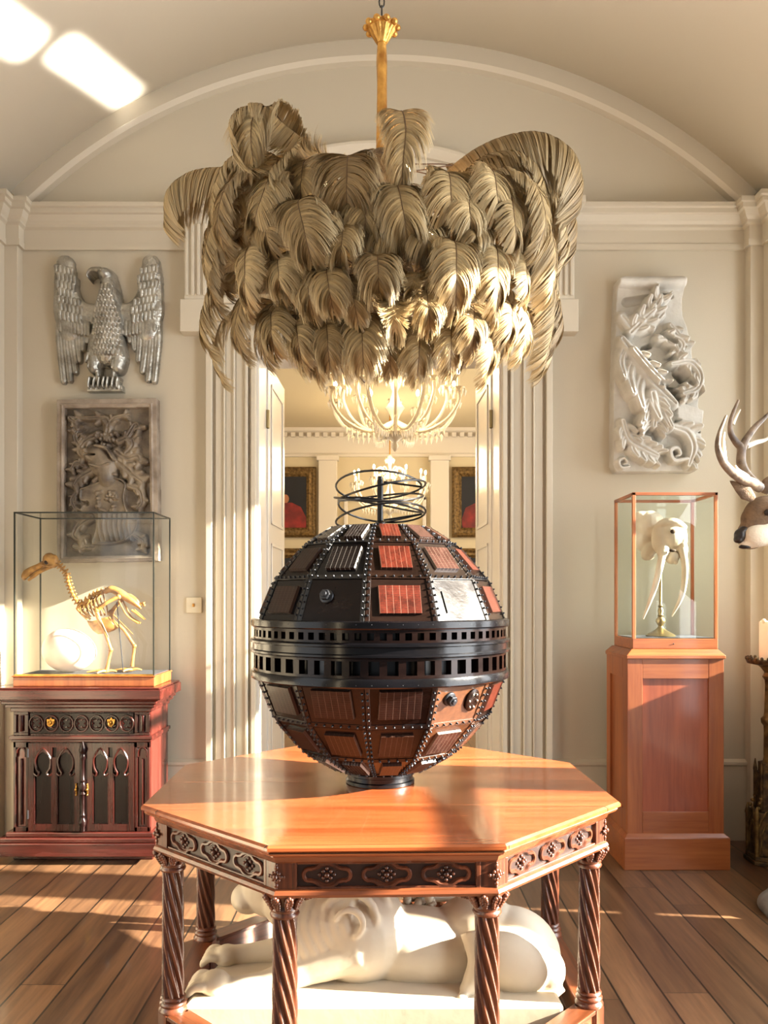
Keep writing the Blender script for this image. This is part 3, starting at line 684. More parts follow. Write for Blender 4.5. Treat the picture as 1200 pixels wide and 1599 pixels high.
# hexagonal nuts and the oval socket
def on_facet(row, k, u, v):
    lo = row >= 3; rr = rings_lo if lo else rings_up; j = (row-3) if lo else (2-row); (r0, z0), (r1, z1) = rr[j], rr[j+1]
    c = [pt(r0, z0, k), pt(r0, z0, k+1), pt(r1, z1, k+1), pt(r1, z1, k)]
    if lo: c = [c[3], c[2], c[1], c[0]]
    n = (c[1]-c[0]).cross(c[3]-c[0]).normalized(); p = (c[0].lerp(c[1], u)).lerp(c[3].lerp(c[2], u), v)
    x = (c[1]-c[0]).normalized(); y = n.cross(x); Mx = Matrix((x, y, n)).transposed().to_4x4(); Mx.translation = p+n*.002; return Mx
for (row, k, u, v) in ((2, 11, .38, .62), (3, 1, .27, .62)):
    mb = MB(); T = on_facet(row, k, u, v); mb.lathe([(.023, 0), (.022, .006), (.018, .008)], 20, T)
    mb.prism([(.017*math.cos(i*PI/3), .017*math.sin(i*PI/3)) for i in range(6)], .008, .022, T); mb.lathe([(.009, .022), (.008, .028)], 12, T)
    mb.build('hex_nut', M['edge'], globe, bevel=.0015)
mb = MB(); T = on_facet(3, 1, .74, .55); mb.lathe([(.030, 0), (.030, .006), (.026, .009)], 28, T @ Matrix.Diagonal((.9, 1.25, 1, 1))); ov = mb.build('oval_plate', GM['w'], globe)
mb = MB()
for a in range(6): t = a*PI/3; mb.ell(T @ Vector((.016*math.cos(t), .024*math.sin(t), .010)), .0042, n=8, m=6)
mb.build('stud', M['silver'], ov)
mb = MB(); T = on_facet(2, 1, .2, .5); mb.box(-.0012, .0012, -.035, .035, 0, .004, T); mb.build('keyhole_slit', M['void'], globe)

# ------------------------------------------------------------------ reclining marble lion under the table
LX, LYD = 0, 2.72
lion = thing('marble_lion', 'white marble statue of a reclining lion on a slab beneath the octagonal table', 'statue', (0, 2.74, 0))
mb = MB(); mb.prism([(-.615, 2.52), (.55, 2.52), (.545, 2.70), (.50, 2.98), (-.52, 2.98), (-.58, 2.75)], 0.0, .160)
part(lion, mb, 'slab', M['marble'], bevel=.012)
def L(px, py, d): return W3(px, py, d)
b = MB()
b.ell(L(660, 1480, 2.78), (.27, .135, .135), rot=(0, .12, 0), n=24, m=16)                  # barrel of the body
b.ell(L(560, 1455, 2.76), (.175, .155, .165), n=24, m=16)                                   # chest and shoulder
b.ell(L(505, 1440, 2.80), (.13, .13, .16), n=20, m=14)
b.ell(L(800, 1490, 2.78), (.165, .15, .155), rot=(0, .35, 0), n=24, m=16)                   # rump
b.ell(L(745, 1440, 2.80), (.14, .12, .09), n=20, m=12)
b.ell(L(800, 1500, 2.64), (.135, .065, .10), rot=(0, .5, 0), n=20, m=14)                    # near thigh
b.ell(L(855, 1515, 2.66), (.06, .05, .07), n=16, m=10)
b.tube([L(868, 1530, 2.66), L(835, 1560, 2.64), L(775, 1562, 2.62)], [.045, .034, .03], 12, sub=4)  # hind foot along the slab
b.ell(L(770, 1558, 2.62), (.055, .035, .022), n=14, m=8)
b.tube([L(742, 1455, 2.66), L(748, 1500, 2.62), L(735, 1535, 2.61), L(728, 1552, 2.60)], [.05, .036, .027, .026], 12, sub=4)   # near stifle
b.tube([L(560, 1480, 2.68), L(480, 1512, 2.66), L(410, 1537, 2.64), L(350, 1545, 2.62)], [.082, .052, .040, .036], 14, sub=5)    # near foreleg
b.tube([L(530, 1450, 2.86), L(450, 1480, 2.86), L(390, 1490, 2.84), L(350, 1492, 2.82)], [.075, .048, .036, .034], 14, sub=5)    # far foreleg
for (x, y, d, s) in ((330, 1535, 2.62, 1), (348, 1492, 2.82, .9)):                          # paws
    b.ell(L(x+6, y, d), (.05*s, .055*s, .040*s), n=14, m=10)
    for q in range(4):
        T0 = L(x-6, y-2, d)+Vector((0, (q-1.5)*.030*s, 0)); b.tube([T0, T0+Vector((-.030*s, 0, .004)), T0+Vector((-.052*s, 0, -.018*s)), T0+Vector((-.054*s, 0, -.030*s))], [.015*s, .0165*s, .0145*s, .008*s], 9, sub=3)
for q in range(4): b.ell(L(722-(q % 2)*3, 1560, 2.57+q*.018), (.022, .011, .016), n=10, m=8)
b.ell(L(470, 1400, 2.86), (.14, .13, .12), n=20, m=14)                                      # neck and mane
b.ell(L(425, 1382, 2.90), (.105, .10, .11), n=20, m=14)                                     # head
b.ell(L(388, 1402, 2.90), (.062, .06, .055), n=16, m=12)                                    # muzzle
b.ell(L(380, 1412, 2.86), (.03, .03, .02), n=12, m=8)
for s in (-1, 1): b.ell(L(432, 1335, 2.90)+Vector((0, s*.07, 0)), (.025, .018, .03), n=10, m=8)
# mane scrolls: curved ridges round the shoulder
for R_, w_, dd in ((.130, .017, 2.615), (.088, .015, 2.60), (.045, .013, 2.595)):
    pts = []
    for q in range(13):
        a = math.radians(-70+q*20); pts.append(L(545, 1445, dd)+Vector((R_*math.cos(a), .09*(R_/.13)**2, R_*1.0*math.sin(a))))
    b.tube(pts, [w_*(.5+.5*math.sin(PI*q/12)) for q in range(13)], 8)
for q in range(7):
    b.tube([L(468+q*15, 1390, 2.70-q*.004), L(448+q*15, 1440, 2.655-q*.004), L(462+q*17, 1490, 2.64), L(480+q*17, 1520, 2.66)], [.016, .022, .018, .006], 8, sub=4)
part(lion, b, 'body', M['marble'], voxel=.0065, smoothit=3, sharp=0)
b = MB(); rnd = random.Random(5)
b.tube([L(770, 1430, 2.90), L(735, 1400, 2.94), L(700, 1400, 2.92), L(672, 1400, 2.88)], [.018, .017, .017, .02], 10, sub=4)
for q in range(40): b.ell(L(655, 1408, 2.84)+Vector((rnd.uniform(-.05, .05), rnd.uniform(-.03, .03), rnd.uniform(-.045, .045))), rnd.uniform(.010, .017), n=8, m=6)
part(lion, b, 'tail', M['marble'], sharp=0)
b = MB()
for q in range(26): b.ell(L(400+rnd.uniform(-12, 50), 1350+rnd.uniform(-15, 28), 2.82+rnd.uniform(-.02, .1)), rnd.uniform(.018, .03), n=8, m=6)
part(lion, b, 'mane_curl', M['marble'], sharp=0)
# ------------------------------------------------------------------ ostrich feather chandelier
CX, CY = -.008, 2.92
fch = thing('feather_chandelier', 'huge chandelier of drooping tawny ostrich feathers on a gilt stem above the globe', 'chandelier', (CX, CY, 2.7))
def feather_mat():
    m = bpy.data.materials.new('ostrich_feather'); m.use_nodes = True; nt = m.node_tree; b = nt.nodes['Principled BSDF']; L = nt.links.new
    oi = N(nt, 'ShaderNodeObjectInfo'); r = N(nt, 'ShaderNodeValToRGB'); e = r.color_ramp.elements
    e[0].position = 0; e[0].color = srgb('#8f744c'); e[1].position = 1; e[1].color = srgb('#c0a87c')
    x = e.new(.35); x.color = srgb('#a48b60'); x = e.new(.7); x.color = srgb('#b0976b')
    L(oi.outputs['Random'], r.inputs[0])
    uv = N(nt, 'ShaderNodeUVMap'); sp = N(nt, 'ShaderNodeSeparateXYZ'); L(uv.outputs[0], sp.inputs[0])
    wn = N(nt, 'ShaderNodeMapRange'); wn.inputs['To Min'].default_value = .72; wn.inputs['To Max'].default_value = 1.22; L(sp.outputs[1], wn.inputs[0])
    hs = N(nt, 'ShaderNodeHueSaturation'); L(r.outputs[0], hs.inputs['Color']); L(wn.outputs[0], hs.inputs['Value'])
    tp = N(nt, 'ShaderNodeMapRange'); tp.inputs['From Min'].default_value = .55; tp.inputs['From Max'].default_value = 1.0; tp.inputs['To Min'].default_value = 0; tp.inputs['To Max'].default_value = .5; L(sp.outputs[0], tp.inputs[0])
    mx = N(nt, 'ShaderNodeMix', data_type='RGBA'); L(tp.outputs[0], mx.inputs[0]); L(hs.outputs[0], mx.inputs[6]); mx.inputs[7].default_value = srgb('#d6c7a5')
    L(mx.outputs[2], b.inputs['Base Color']); b.inputs['Roughness'].default_value = .55
    tr = N(nt, 'ShaderNodeBsdfTranslucent'); L(mx.outputs[2], tr.inputs[0]); ms = N(nt, 'ShaderNodeMixShader'); ms.inputs[0].default_value = .22
    o = nt.nodes['Material Output']; L(b.outputs[0], ms.inputs[1]); L(tr.outputs[0], ms.inputs[2]); L(ms.outputs[0], o.inputs[0]); return m
FM = feather_mat(); QM = mat('quill', '#5c4126', .5)
FR = np.random.RandomState(11)
def bez(P, n):
    """Catmull-Rom through the points, resampled by arc length"""
    P = np.array(P, float); Q = np.vstack([2*P[0]-P[1], P, 2*P[-1]-P[-2]]); out = []
    for i in range(1, len(Q)-2):
        for t in np.linspace(0, 1, 24, endpoint=False):
            p0, p1, p2, p3 = Q[i-1:i+3]; out.append(.5*(2*p1+(p2-p0)*t+(2*p0-5*p1+4*p2-p3)*t*t+(3*p1-p0-3*p2+p3)*t**3))
    out.append(Q[-2]); out = np.array(out); d = np.r_[0, np.cumsum(np.linalg.norm(np.diff(out, axis=0), axis=1))]
    s = np.linspace(0, d[-1], n); return np.stack([np.interp(s, d, out[:, k]) for k in range(3)], 1), d[-1]
def feather(P, width, side, cup=.35, dens=1.0, start=.0, droop=0.0, quill=True):
    """P: spine points (world); side: rough sideways vector; barbs are real ribbons curving off the spine"""
    n = 160; S, Ln = bez(P, n); T = np.gradient(S, axis=0); T /= np.linalg.norm(T, axis=1)[:, None]
    B = np.tile(np.array(side, float), (n, 1)); B -= T*(B*T).sum(1)[:, None]; B /= np.linalg.norm(B, axis=1)[:, None]+1e-9; Nn = np.cross(B, T)
    up = np.array([0, 0, 1.0]); m0 = S[int(n*.7)]-np.array([CX, CY, 2.45])
    if (Nn[int(n*.7)]*m0).sum() < 0: Nn = -Nn
    nb = int(Ln/.0014*dens); K = 6; V = []; Fc = []; UV = []
    t0 = np.linspace(start, 1.0, nb); ph = FR.rand(4)*6.28; q = np.linspace(0, 1, K+1); hwq = .00125*np.array([.9, 1.2, 1.25, 1.2, 1.1, .9, .25])
    for sgn in (-1, 1):
        ca = cn = 0; cv = .5; clen = 1; nxt = 0
        for i, t in enumerate(t0):
            if i >= nxt: nxt = i+int(4+FR.rand()*8); ca = FR.randn()*.05; cn = FR.randn()*.07; cv0 = FR.rand(); clen = 1+FR.randn()*.035; gap = 1 if FR.rand() > .06 else .82
            cv = np.clip(cv0+FR.randn()*.15, .02, .98)
            u = (t-start)/(1-start); prof = (.30+.70*min(1, u/.30)**.7)*(1-.42*max(0, (u-.62)/.38)**1.8)*(.95+.05*math.sin(ph[0]+sgn+u*8))
            ln = width*.5/.70*prof*clen*gap*(1+FR.randn()*.04)
            f = t*(n-1); i0 = min(int(f), n-2); w = f-i0; s = S[i0]*(1-w)+S[i0+1]*w; tt = T[i0]; b = B[i0]*sgn; nn = Nn[i0]
            f0 = math.radians(18+52*u**2.6)+ca+FR.randn()*.035; f1 = math.radians(62-30*u); qm = (q[1:]+q[:-1])/2; an = f0+f1*qm**1.3
            x = np.r_[0, np.cumsum(np.cos(an))]/K; y = np.r_[0, np.cumsum(np.sin(an))]/K
            z = .10*np.sin(q*PI*.8)-(cup+cn)*q**2.0
            pts = s+ln*(np.outer(x, b)+np.outer(y, tt)+np.outer(z, nn))-np.outer(q**2*(droop+.02)*ln, up)
            wd = tt*.9-b*.35+nn*(FR.randn()*.18); a = len(V)
            V.extend(pts-hwq[:, None]*wd); V.extend(pts+hwq[:, None]*wd)
            for k in range(K): Fc.append((a+k, a+k+1, a+K+2+k, a+K+1+k)); UV.append(((k/K, cv), ((k+1)/K, cv), ((k+1)/K, cv), (k/K, cv)))
    if quill:
        R_ = 5; a = len(V); idx = list(range(0, n, 4))+[n-1]
        for j, i in enumerate(idx):
            r = .0028*(1-.75*i/n)
            for k in range(R_): an = 2*PI*k/R_; V.append(S[i]+(B[i]*math.cos(an)+Nn[i]*math.sin(an))*r+Nn[i]*.001)
        for j in range(len(idx)-1):
            for k in range(R_): Fc.append((a+j*R_+k, a+j*R_+(k+1) % R_, a+(j+1)*R_+(k+1) % R_, a+(j+1)*R_+k)); UV.append(((0, .5),)*4)
        nq = (len(idx)-1)*R_
    V = np.array(V)-np.array([CX, CY, 2.7]); me = bpy.data.meshes.new('feather'); me.from_pydata(V.tolist(), [], Fc)
    ul = me.uv_layers.new(name='UVMap'); ul.data.foreach_set('uv', np.array(UV, dtype=np.float32).ravel())
    me.materials.append(FM); me.materials.append(QM)
    mi = np.zeros(len(Fc), dtype=np.int32)
    if quill: mi[-nq:] = 1
    me.polygons.foreach_set('material_index', mi); me.polygons.foreach_set('use_smooth', np.ones(len(Fc), bool)); me.update()
    o = bpy.data.objects.new('feather', me); COL.objects.link(o); o.parent = fch; return o
def z_of(py, d): return EYE-(py-935)*d/F
# (top x, top y) -> (tip x, tip y), width, horizontal radius of the layer; read off as a real bell of plumes round the axis
FL = [(545, 243, 542, 362, 98, .52), (430, 276, 394, 388, 74, .56), (468, 312, 487, 432, 76, .60), (620, 290, 637, 398, 72, .56), (698, 268, 705, 378, 80, .54),
      (764, 264, 778, 368, 80, .55), (608, 342, 628, 418, 92, .50), (392, 385, 385, 503, 58, .60), (440, 398, 440, 480, 66, .56), (372, 290, 345, 402, 62, .56),
      (512, 418, 520, 500, 62, .60), (590, 398, 592, 478, 66, .62), (540, 352, 532, 430, 54, .58), (708, 376, 712, 500, 72, .62), (742, 350, 738, 400, 50, .56),
      (790, 300, 806, 425, 62, .58), (770, 382, 776, 515, 60, .60), (812, 400, 822, 492, 54, .56), (645, 425, 640, 475, 50, .58), (612, 462, 617, 534, 60, .60),
      (662, 448, 672, 530, 56, .60), (430, 482, 428, 566, 60, .54), (376, 470, 372, 548, 64, .52), (466, 492, 472, 584, 52, .52), (513, 496, 516, 594, 54, .52),
      (566, 492, 568, 594, 66, .52), (497, 530, 500, 608, 42, .46), (700, 494, 703, 594, 52, .52), (735, 474, 738, 566, 54, .56), (772, 500, 760, 608, 52, .50),
      (792, 470, 796, 556, 56, .54), (655, 508, 652, 604, 54, .48), (608, 518, 610, 594, 56, .46), (452, 400, 462, 492, 54, .54), (350, 372, 336, 470, 50, .56),
      (480, 250, 470, 340, 70, .46), (660, 340, 668, 420, 64, .54), (575, 300, 570, 392, 70, .52), (840, 470, 846, 540, 40, .50), (415, 330, 425, 420, 60, .56),
      (500, 330, 505, 410, 66, .56), (725, 300, 735, 390, 64, .56), (545, 430, 560, 520, 50, .56), (690, 410, 690, 500, 56, .56), (480, 420, 490, 510, 56, .56)]
for (x0, y0, x1, y1, w, r) in FL:
    def place(px, py, rr):
        d = CY-rr
        for _ in range(6):
            X = (px-600)*d/F-CX; X = max(-rr*.97, min(rr*.97, X)); d = CY-math.sqrt(max(rr*rr-X*X, 0))
        return np.array([CX+X, d, z_of(py, d)])
    rt = r*.88; a = place(x0, y0, rt); mid = place((x0*.45+x1*.55), y0*.60+y1*.40, r); tip = place(x1, y1-w*.30, r*.97)
    ax = np.array([CX, CY, 0]); rad = (a-ax); rad[2] = 0; rad /= np.linalg.norm(rad); out = rad
    root = np.array([CX, CY, a[2]-.07])+rad*.12
    k1 = np.array([CX, CY, a[2]-.015])+rad*(rt*.70)
    tipc = tip-out*.02
    P = [root, k1, a-out*.0, mid+out*.012, tip, ]
    side = np.cross([0, 0, 1.0], out)
    wid = w*(CY-r*.8)/F*1.18
    L0 = np.linalg.norm(k1-root)+np.linalg.norm(a-k1); Lt = L0+np.linalg.norm(mid-a)+np.linalg.norm(tip-mid)
    feather(P, wid, side, cup=.42, start=min(.5, L0/Lt*.62), dens=1.15)
# sides: plumes seen edge-on, hanging outwards left and right; back half of the bell
RR = random.Random(21)
def bell(ang, z, r, ln, w, flare=.0):
    out = np.array([math.sin(ang), -math.cos(ang), 0]); ax = np.array([CX, CY, z])
    P = [ax+out*.12-[0, 0, .06], ax+out*r*.7+[0, 0, .01], ax+out*r*.95-[0, 0, ln*.12], ax+out*(r*1.04+flare)-[0, 0, ln*.55], ax+out*(r*1.0+flare)-[0, 0, ln*.86]]
    feather(P, w, np.cross([0, 0, 1.0], out), cup=.45, start=.32, dens=.8)
for a, z, r, ln, w in ((-1.15, 2.86, .58, .34, .15), (-1.55, 2.80, .60, .33, .15), (-1.2, 2.62, .58, .30, .15), (-1.6, 2.60, .60, .34, .15), (-1.0, 2.42, .53, .27, .15), (-1.45, 2.40, .56, .28, .15), (-1.8, 2.85, .58, .34, .15), (-1.25, 2.84, .50, .28, .15),
                       (1.15, 2.86, .57, .33, .15), (1.5, 2.84, .62, .36, .15), (1.25, 2.64, .58, .30, .15), (1.6, 2.62, .60, .30, .15), (1.05, 2.42, .52, .27, .15), (1.4, 2.40, .56, .26, .15), (1.85, 2.86, .58, .34, .15), (1.2, 2.84, .48, .26, .15),
                       (.35, 2.30, .34, .22, .14), (-.35, 2.30, .36, .22, .14), (0, 2.30, .30, .20, .14), (-1.35, 2.50, .60, .30, .15), (1.3, 2.50, .60, .30, .15), (-.95, 2.75, .60, .30, .15), (.95, 2.75, .60, .30, .15), (-.8, 2.35, .50, .24, .14), (.8, 2.35, .50, .24, .14), (.6, 2.33, .42, .24, .14), (-.6, 2.33, .44, .24, .14)):
    bell(a, z, r, ln, w)
for k in range(9): bell(PI+(k-4)*.30, 3.02+RR.uniform(-.04, .04), .52, .30, .15)
for k in range(9): bell(PI+(k-4)*.31+.15, 2.84+RR.uniform(-.04, .04), .56, .28, .15)
for k in range(8): bell(PI+(k-3.5)*.33, 2.66+RR.uniform(-.03, .03), .48, .24, .14)
def V3(px, py, d): return np.array(W3(px, py, d))
sp_ = [  # the free plumes of the crown
 ([V3(590, 290, 2.9), V3(612, 215, 2.75), V3(626, 174, 2.55), V3(634, 200, 2.43), V3(630, 250, 2.40), V3(628, 290, 2.42)], .165, (1, 0, 0), .30, .18, 0),
 ([V3(540, 285, 2.88), V3(500, 240, 2.8), V3(455, 205, 2.72), V3(410, 172, 2.64), V3(372, 188, 2.58), V3(372, 236, 2.56), V3(402, 252, 2.58), V3(414, 222, 2.6)], .14, (.35, 1, .1), .5, .05, .45),
 ([V3(540, 290, 2.9), V3(480, 245, 2.8), V3(425, 172, 2.66), V3(398, 178, 2.58), V3(392, 215, 2.54), V3(396, 255, 2.54)], .15, (1, .3, 0), .55, .15, .2),
 ([V3(540, 300, 2.9), V3(430, 268, 2.85), V3(360, 263, 2.82), V3(300, 270, 2.8), V3(262, 300, 2.78), V3(256, 350, 2.78)], .125, (.1, 1, 0), 1.2, .12, .5),
 ([V3(670, 295, 2.9), V3(725, 246, 2.82), V3(785, 216, 2.76), V3(845, 209, 2.72), V3(893, 236, 2.7), V3(910, 280, 2.7), V3(908, 322, 2.7)], .13, (.1, 1, 0), 1.2, .1, .5),
 ([V3(680, 325, 2.92), V3(780, 295, 2.92), V3(835, 288, 2.9), V3(880, 310, 2.88), V3(900, 345, 2.87), V3(900, 385, 2.87)], .12, (.1, 1, 0), 1.1, .2, .5),
 ([V3(660, 320, 2.88), V3(780, 292, 2.75), V3(840, 325, 2.68), V3(868, 390, 2.66), V3(862, 455, 2.66)], .16, (.5, 1, 0), .8, .25, .2),
 ([V3(660, 330, 2.9), V3(790, 345, 2.8), V3(845, 400, 2.75), V3(868, 480, 2.72), V3(852, 568, 2.72)], .14, (.5, 1, 0), .7, .3, .1),
 ([V3(530, 320, 2.9), V3(400, 300, 2.8), V3(340, 340, 2.72), V3(320, 395, 2.7), V3(324, 440, 2.7)], .14, (.5, -1, 0), .7, .3, .2),
 ([V3(560, 285, 2.9), V3(520, 252, 2.75), V3(480, 245, 2.6), V3(440, 262, 2.55), V3(415, 300, 2.52)], .15, (.6, .8, 0), .8, .2, .3)]
for P, w, side, cup, st, dr in sp_: feather(P, w, side, cup=cup, start=st, droop=dr, dens=1.25)
mb = MB(); zt = z_of(58, CY)
mb.lathe([(.012, 2.5), (.022, 2.9), (.019, 3.05), (.017, 3.2), (.019, 3.3), (.015, zt-.02), (.02, zt)], 16, Matrix.Translation((CX, CY, 0)), mod=lambda a, z: 1+.10*math.sin(3*a+z*40))
part(fch, mb, 'stem', M['gilt'])
mb = MB(); ztop = z_of(42, CY)
mb.lathe([(.018, ztop-.06), (.026, ztop-.045), (.040, ztop-.02), (.056, ztop+.003), (.058, ztop), (.045, ztop-.012), (.02, ztop-.02)], 48, Matrix.Translation((CX, CY, 0)), mod=lambda a, z: 1+.09*math.cos(10*a)*(z > ztop-.05))
for k in range(10): a = k*PI/5; mb.ell((CX+.055*math.cos(a), CY+.055*math.sin(a), ztop-.003), (.013, .013, .011), n=8, m=6)
part(fch, mb, 'gilt_collar', M['gilt'])
mb = MB(); z = ztop-.005; k = 0
while z < 4.5:
    ca = PI/2*(k % 2); mb.tube([(CX+.009*math.cos(t)*math.cos(ca), CY+.009*math.cos(t)*math.sin(ca), z+.022+.022*math.sin(t)) for t in [i*PI/6 for i in range(12)]], .0028, 6, closed=True); z += .036; k += 1
part(fch, mb, 'chain', M['black'])
mb = MB(); mb.lathe([(.02, 2.35), (.12, 2.42), (.13, 2.5), (.10, 2.6), (.12, 2.75), (.10, 2.9), (.03, 2.98)], 20, Matrix.Translation((CX, CY, 0))); part(fch, mb, 'frame', M['giltdark'])
for i in range(6):
    a = i*PI/3+.3; p = (CX+.27*math.sin(a), CY-.27*math.cos(a), 2.78); mb = MB(); mb.ell(p, (.014, .014, .024), n=10, m=8); part(fch, mb, 'bulb', M['flame'])
    if i % 2 == 0: light('POINT', 'feather_lamp', (p[0], p[1], p[2]+.04), 1.6, (1, .62, .30), shadow_soft_size=.03)

# ------------------------------------------------------------------ crystal chandeliers of the far room
def octa(mb, c, r, h): 
    v = [(c[0]+r, c[1], c[2]), (c[0], c[1]+r, c[2]), (c[0]-r, c[1], c[2]), (c[0], c[1]-r, c[2]), (c[0], c[1], c[2]+h*.5), (c[0], c[1], c[2]-h)]
    mb.add(v, [(0, 1, 4), (1, 2, 4), (2, 3, 4), (3, 0, 4), (1, 0, 5), (2, 1, 5), (3, 2, 5), (0, 3, 5)])
def crystal(loc, R, narm, zf, zc, label, power):
    """zf flames' height, zc ceiling"""
    r = thing('crystal_chandelier', label, 'chandelier', (loc[0], loc[1], zf), 'crystal chandeliers in the far room')
    s = R/.6; mb = MB()
    prof = [(.01, -.66), (.035, -.62), (.02, -.58), (.07, -.54), (.11, -.47), (.06, -.42), (.03, -.38), (.05, -.33), (.09, -.27), (.05, -.22), (.025, -.12), (.05, -.06), (.08, 0), (.04, .06), (.02, .12), (.035, .2), (.05, .26), (.015, .32)]
    mb.lathe([(a*s, b*s) for a, b in prof], 20); mb.build('stem', M['crystal'], r, sharp=0)
    mb = MB(); mb.tube([(0, 0, .3*s), (0, 0, zc-zf)], .008, 6); mb.build('chain', M['brass'], r)
    pend = []
    for i in range(narm):
        a = 2*PI*i/narm; rr = R*(1 if i % 2 else .78); dz = 0 if i % 2 else .07*s; c, sn = math.cos(a), math.sin(a)
        mb = MB(); P = [(0.03*s, -.40), (.25*rr/R*s, -.50), (.48*rr/R*s, -.42), (.6*rr/R*s, -.27), (.6*rr/R*s, -.17)]
        mb.tube([(x*c, x*sn, z*s+dz*(q/4)) for q, (x, z) in enumerate(P)], .017*s, 7, sub=4); arm = mb.build('arm', M['crystal'], r)
        x = .6*rr/R*s; T = Matrix.Translation((x*c, x*sn, dz)); mb = MB(); mb.lathe([(.008*s, -.18*s), (.04*s, -.165*s), (.062*s, -.14*s), (.05*s, -.145*s), (.015*s, -.15*s)], 12, T); mb.build('drip_pan', M['crystal'], arm)
        mb = MB(); mb.lathe([(.013*s, -.15*s), (.013*s, -.03*s), (.01*s, -.025*s)], 8, T); mb.build('candle', M['wax'], arm)
        mb = MB(); mb.ell((x*c, x*sn, dz+.005*s), (.017*s, .017*s, .036*s), n=8, m=6); mb.build('flame_bulb', M['flame'], arm)
        for k in range(6):
            b_ = k*PI/3; pend.append((x*c+.058*s*math.cos(b_), x*sn+.058*s*math.sin(b_), dz-.17*s))
        for k in range(8):
            t = (k+1)/9; xx = (.06+(.46*t))*s*rr/R; pend.append((xx*c, xx*sn, (-.47-.06*math.sin(PI*t))*s+dz*t))
        # upper scroll
        mb = MB(); mb.tube([(.03*s*c, .03*s*sn, .02*s), (.14*s*c, .14*s*sn, .12*s), (.22*s*c, .22*s*sn, .08*s), (.2*s*c, .2*s*sn, .0), (.15*s*c, .15*s*sn, .03*s)], .010*s, 6, sub=4); mb.build('scroll', M['crystal'], arm)
    for k in range(14):
        a = k*2*PI/14; pend += [(.11*s*math.cos(a), .11*s*math.sin(a), -.5*s), (.08*s*math.cos(a), .08*s*math.sin(a), -.02*s), (.06*s*math.cos(a), .06*s*math.sin(a), .24*s)]
    rest = MB(); base = MB(); octa(base, (0, 0, 0), .019*s, .055*s); p0 = None
    for k, p in enumerate(pend):
        if k < 100:
            if p0 is None: p0 = base.build('pendant', M['crystal'], r); o = p0
            else: o = dup(p0, r)
            o.location = p
        else: octa(rest, p, .019*s, .055*s)
    if rest.v: o = rest.build('pendants', M['crystal'], r); o['kind'] = 'stuff'
    light('POINT', 'chandelier_lamp', (loc[0], loc[1]-.25, zf+.05), power, (1, .74, .42), shadow_soft_size=.25)
crystal((.10, 7.5), .60, 16, 3.40, 3.72, 'nearer crystal chandelier with lit candle bulbs, just under the feathers', 60)
crystal((.07, 9.9), .48, 12, 2.87, 3.72, 'farther crystal chandelier with lit candle bulbs, seen behind the wire coil', 40)
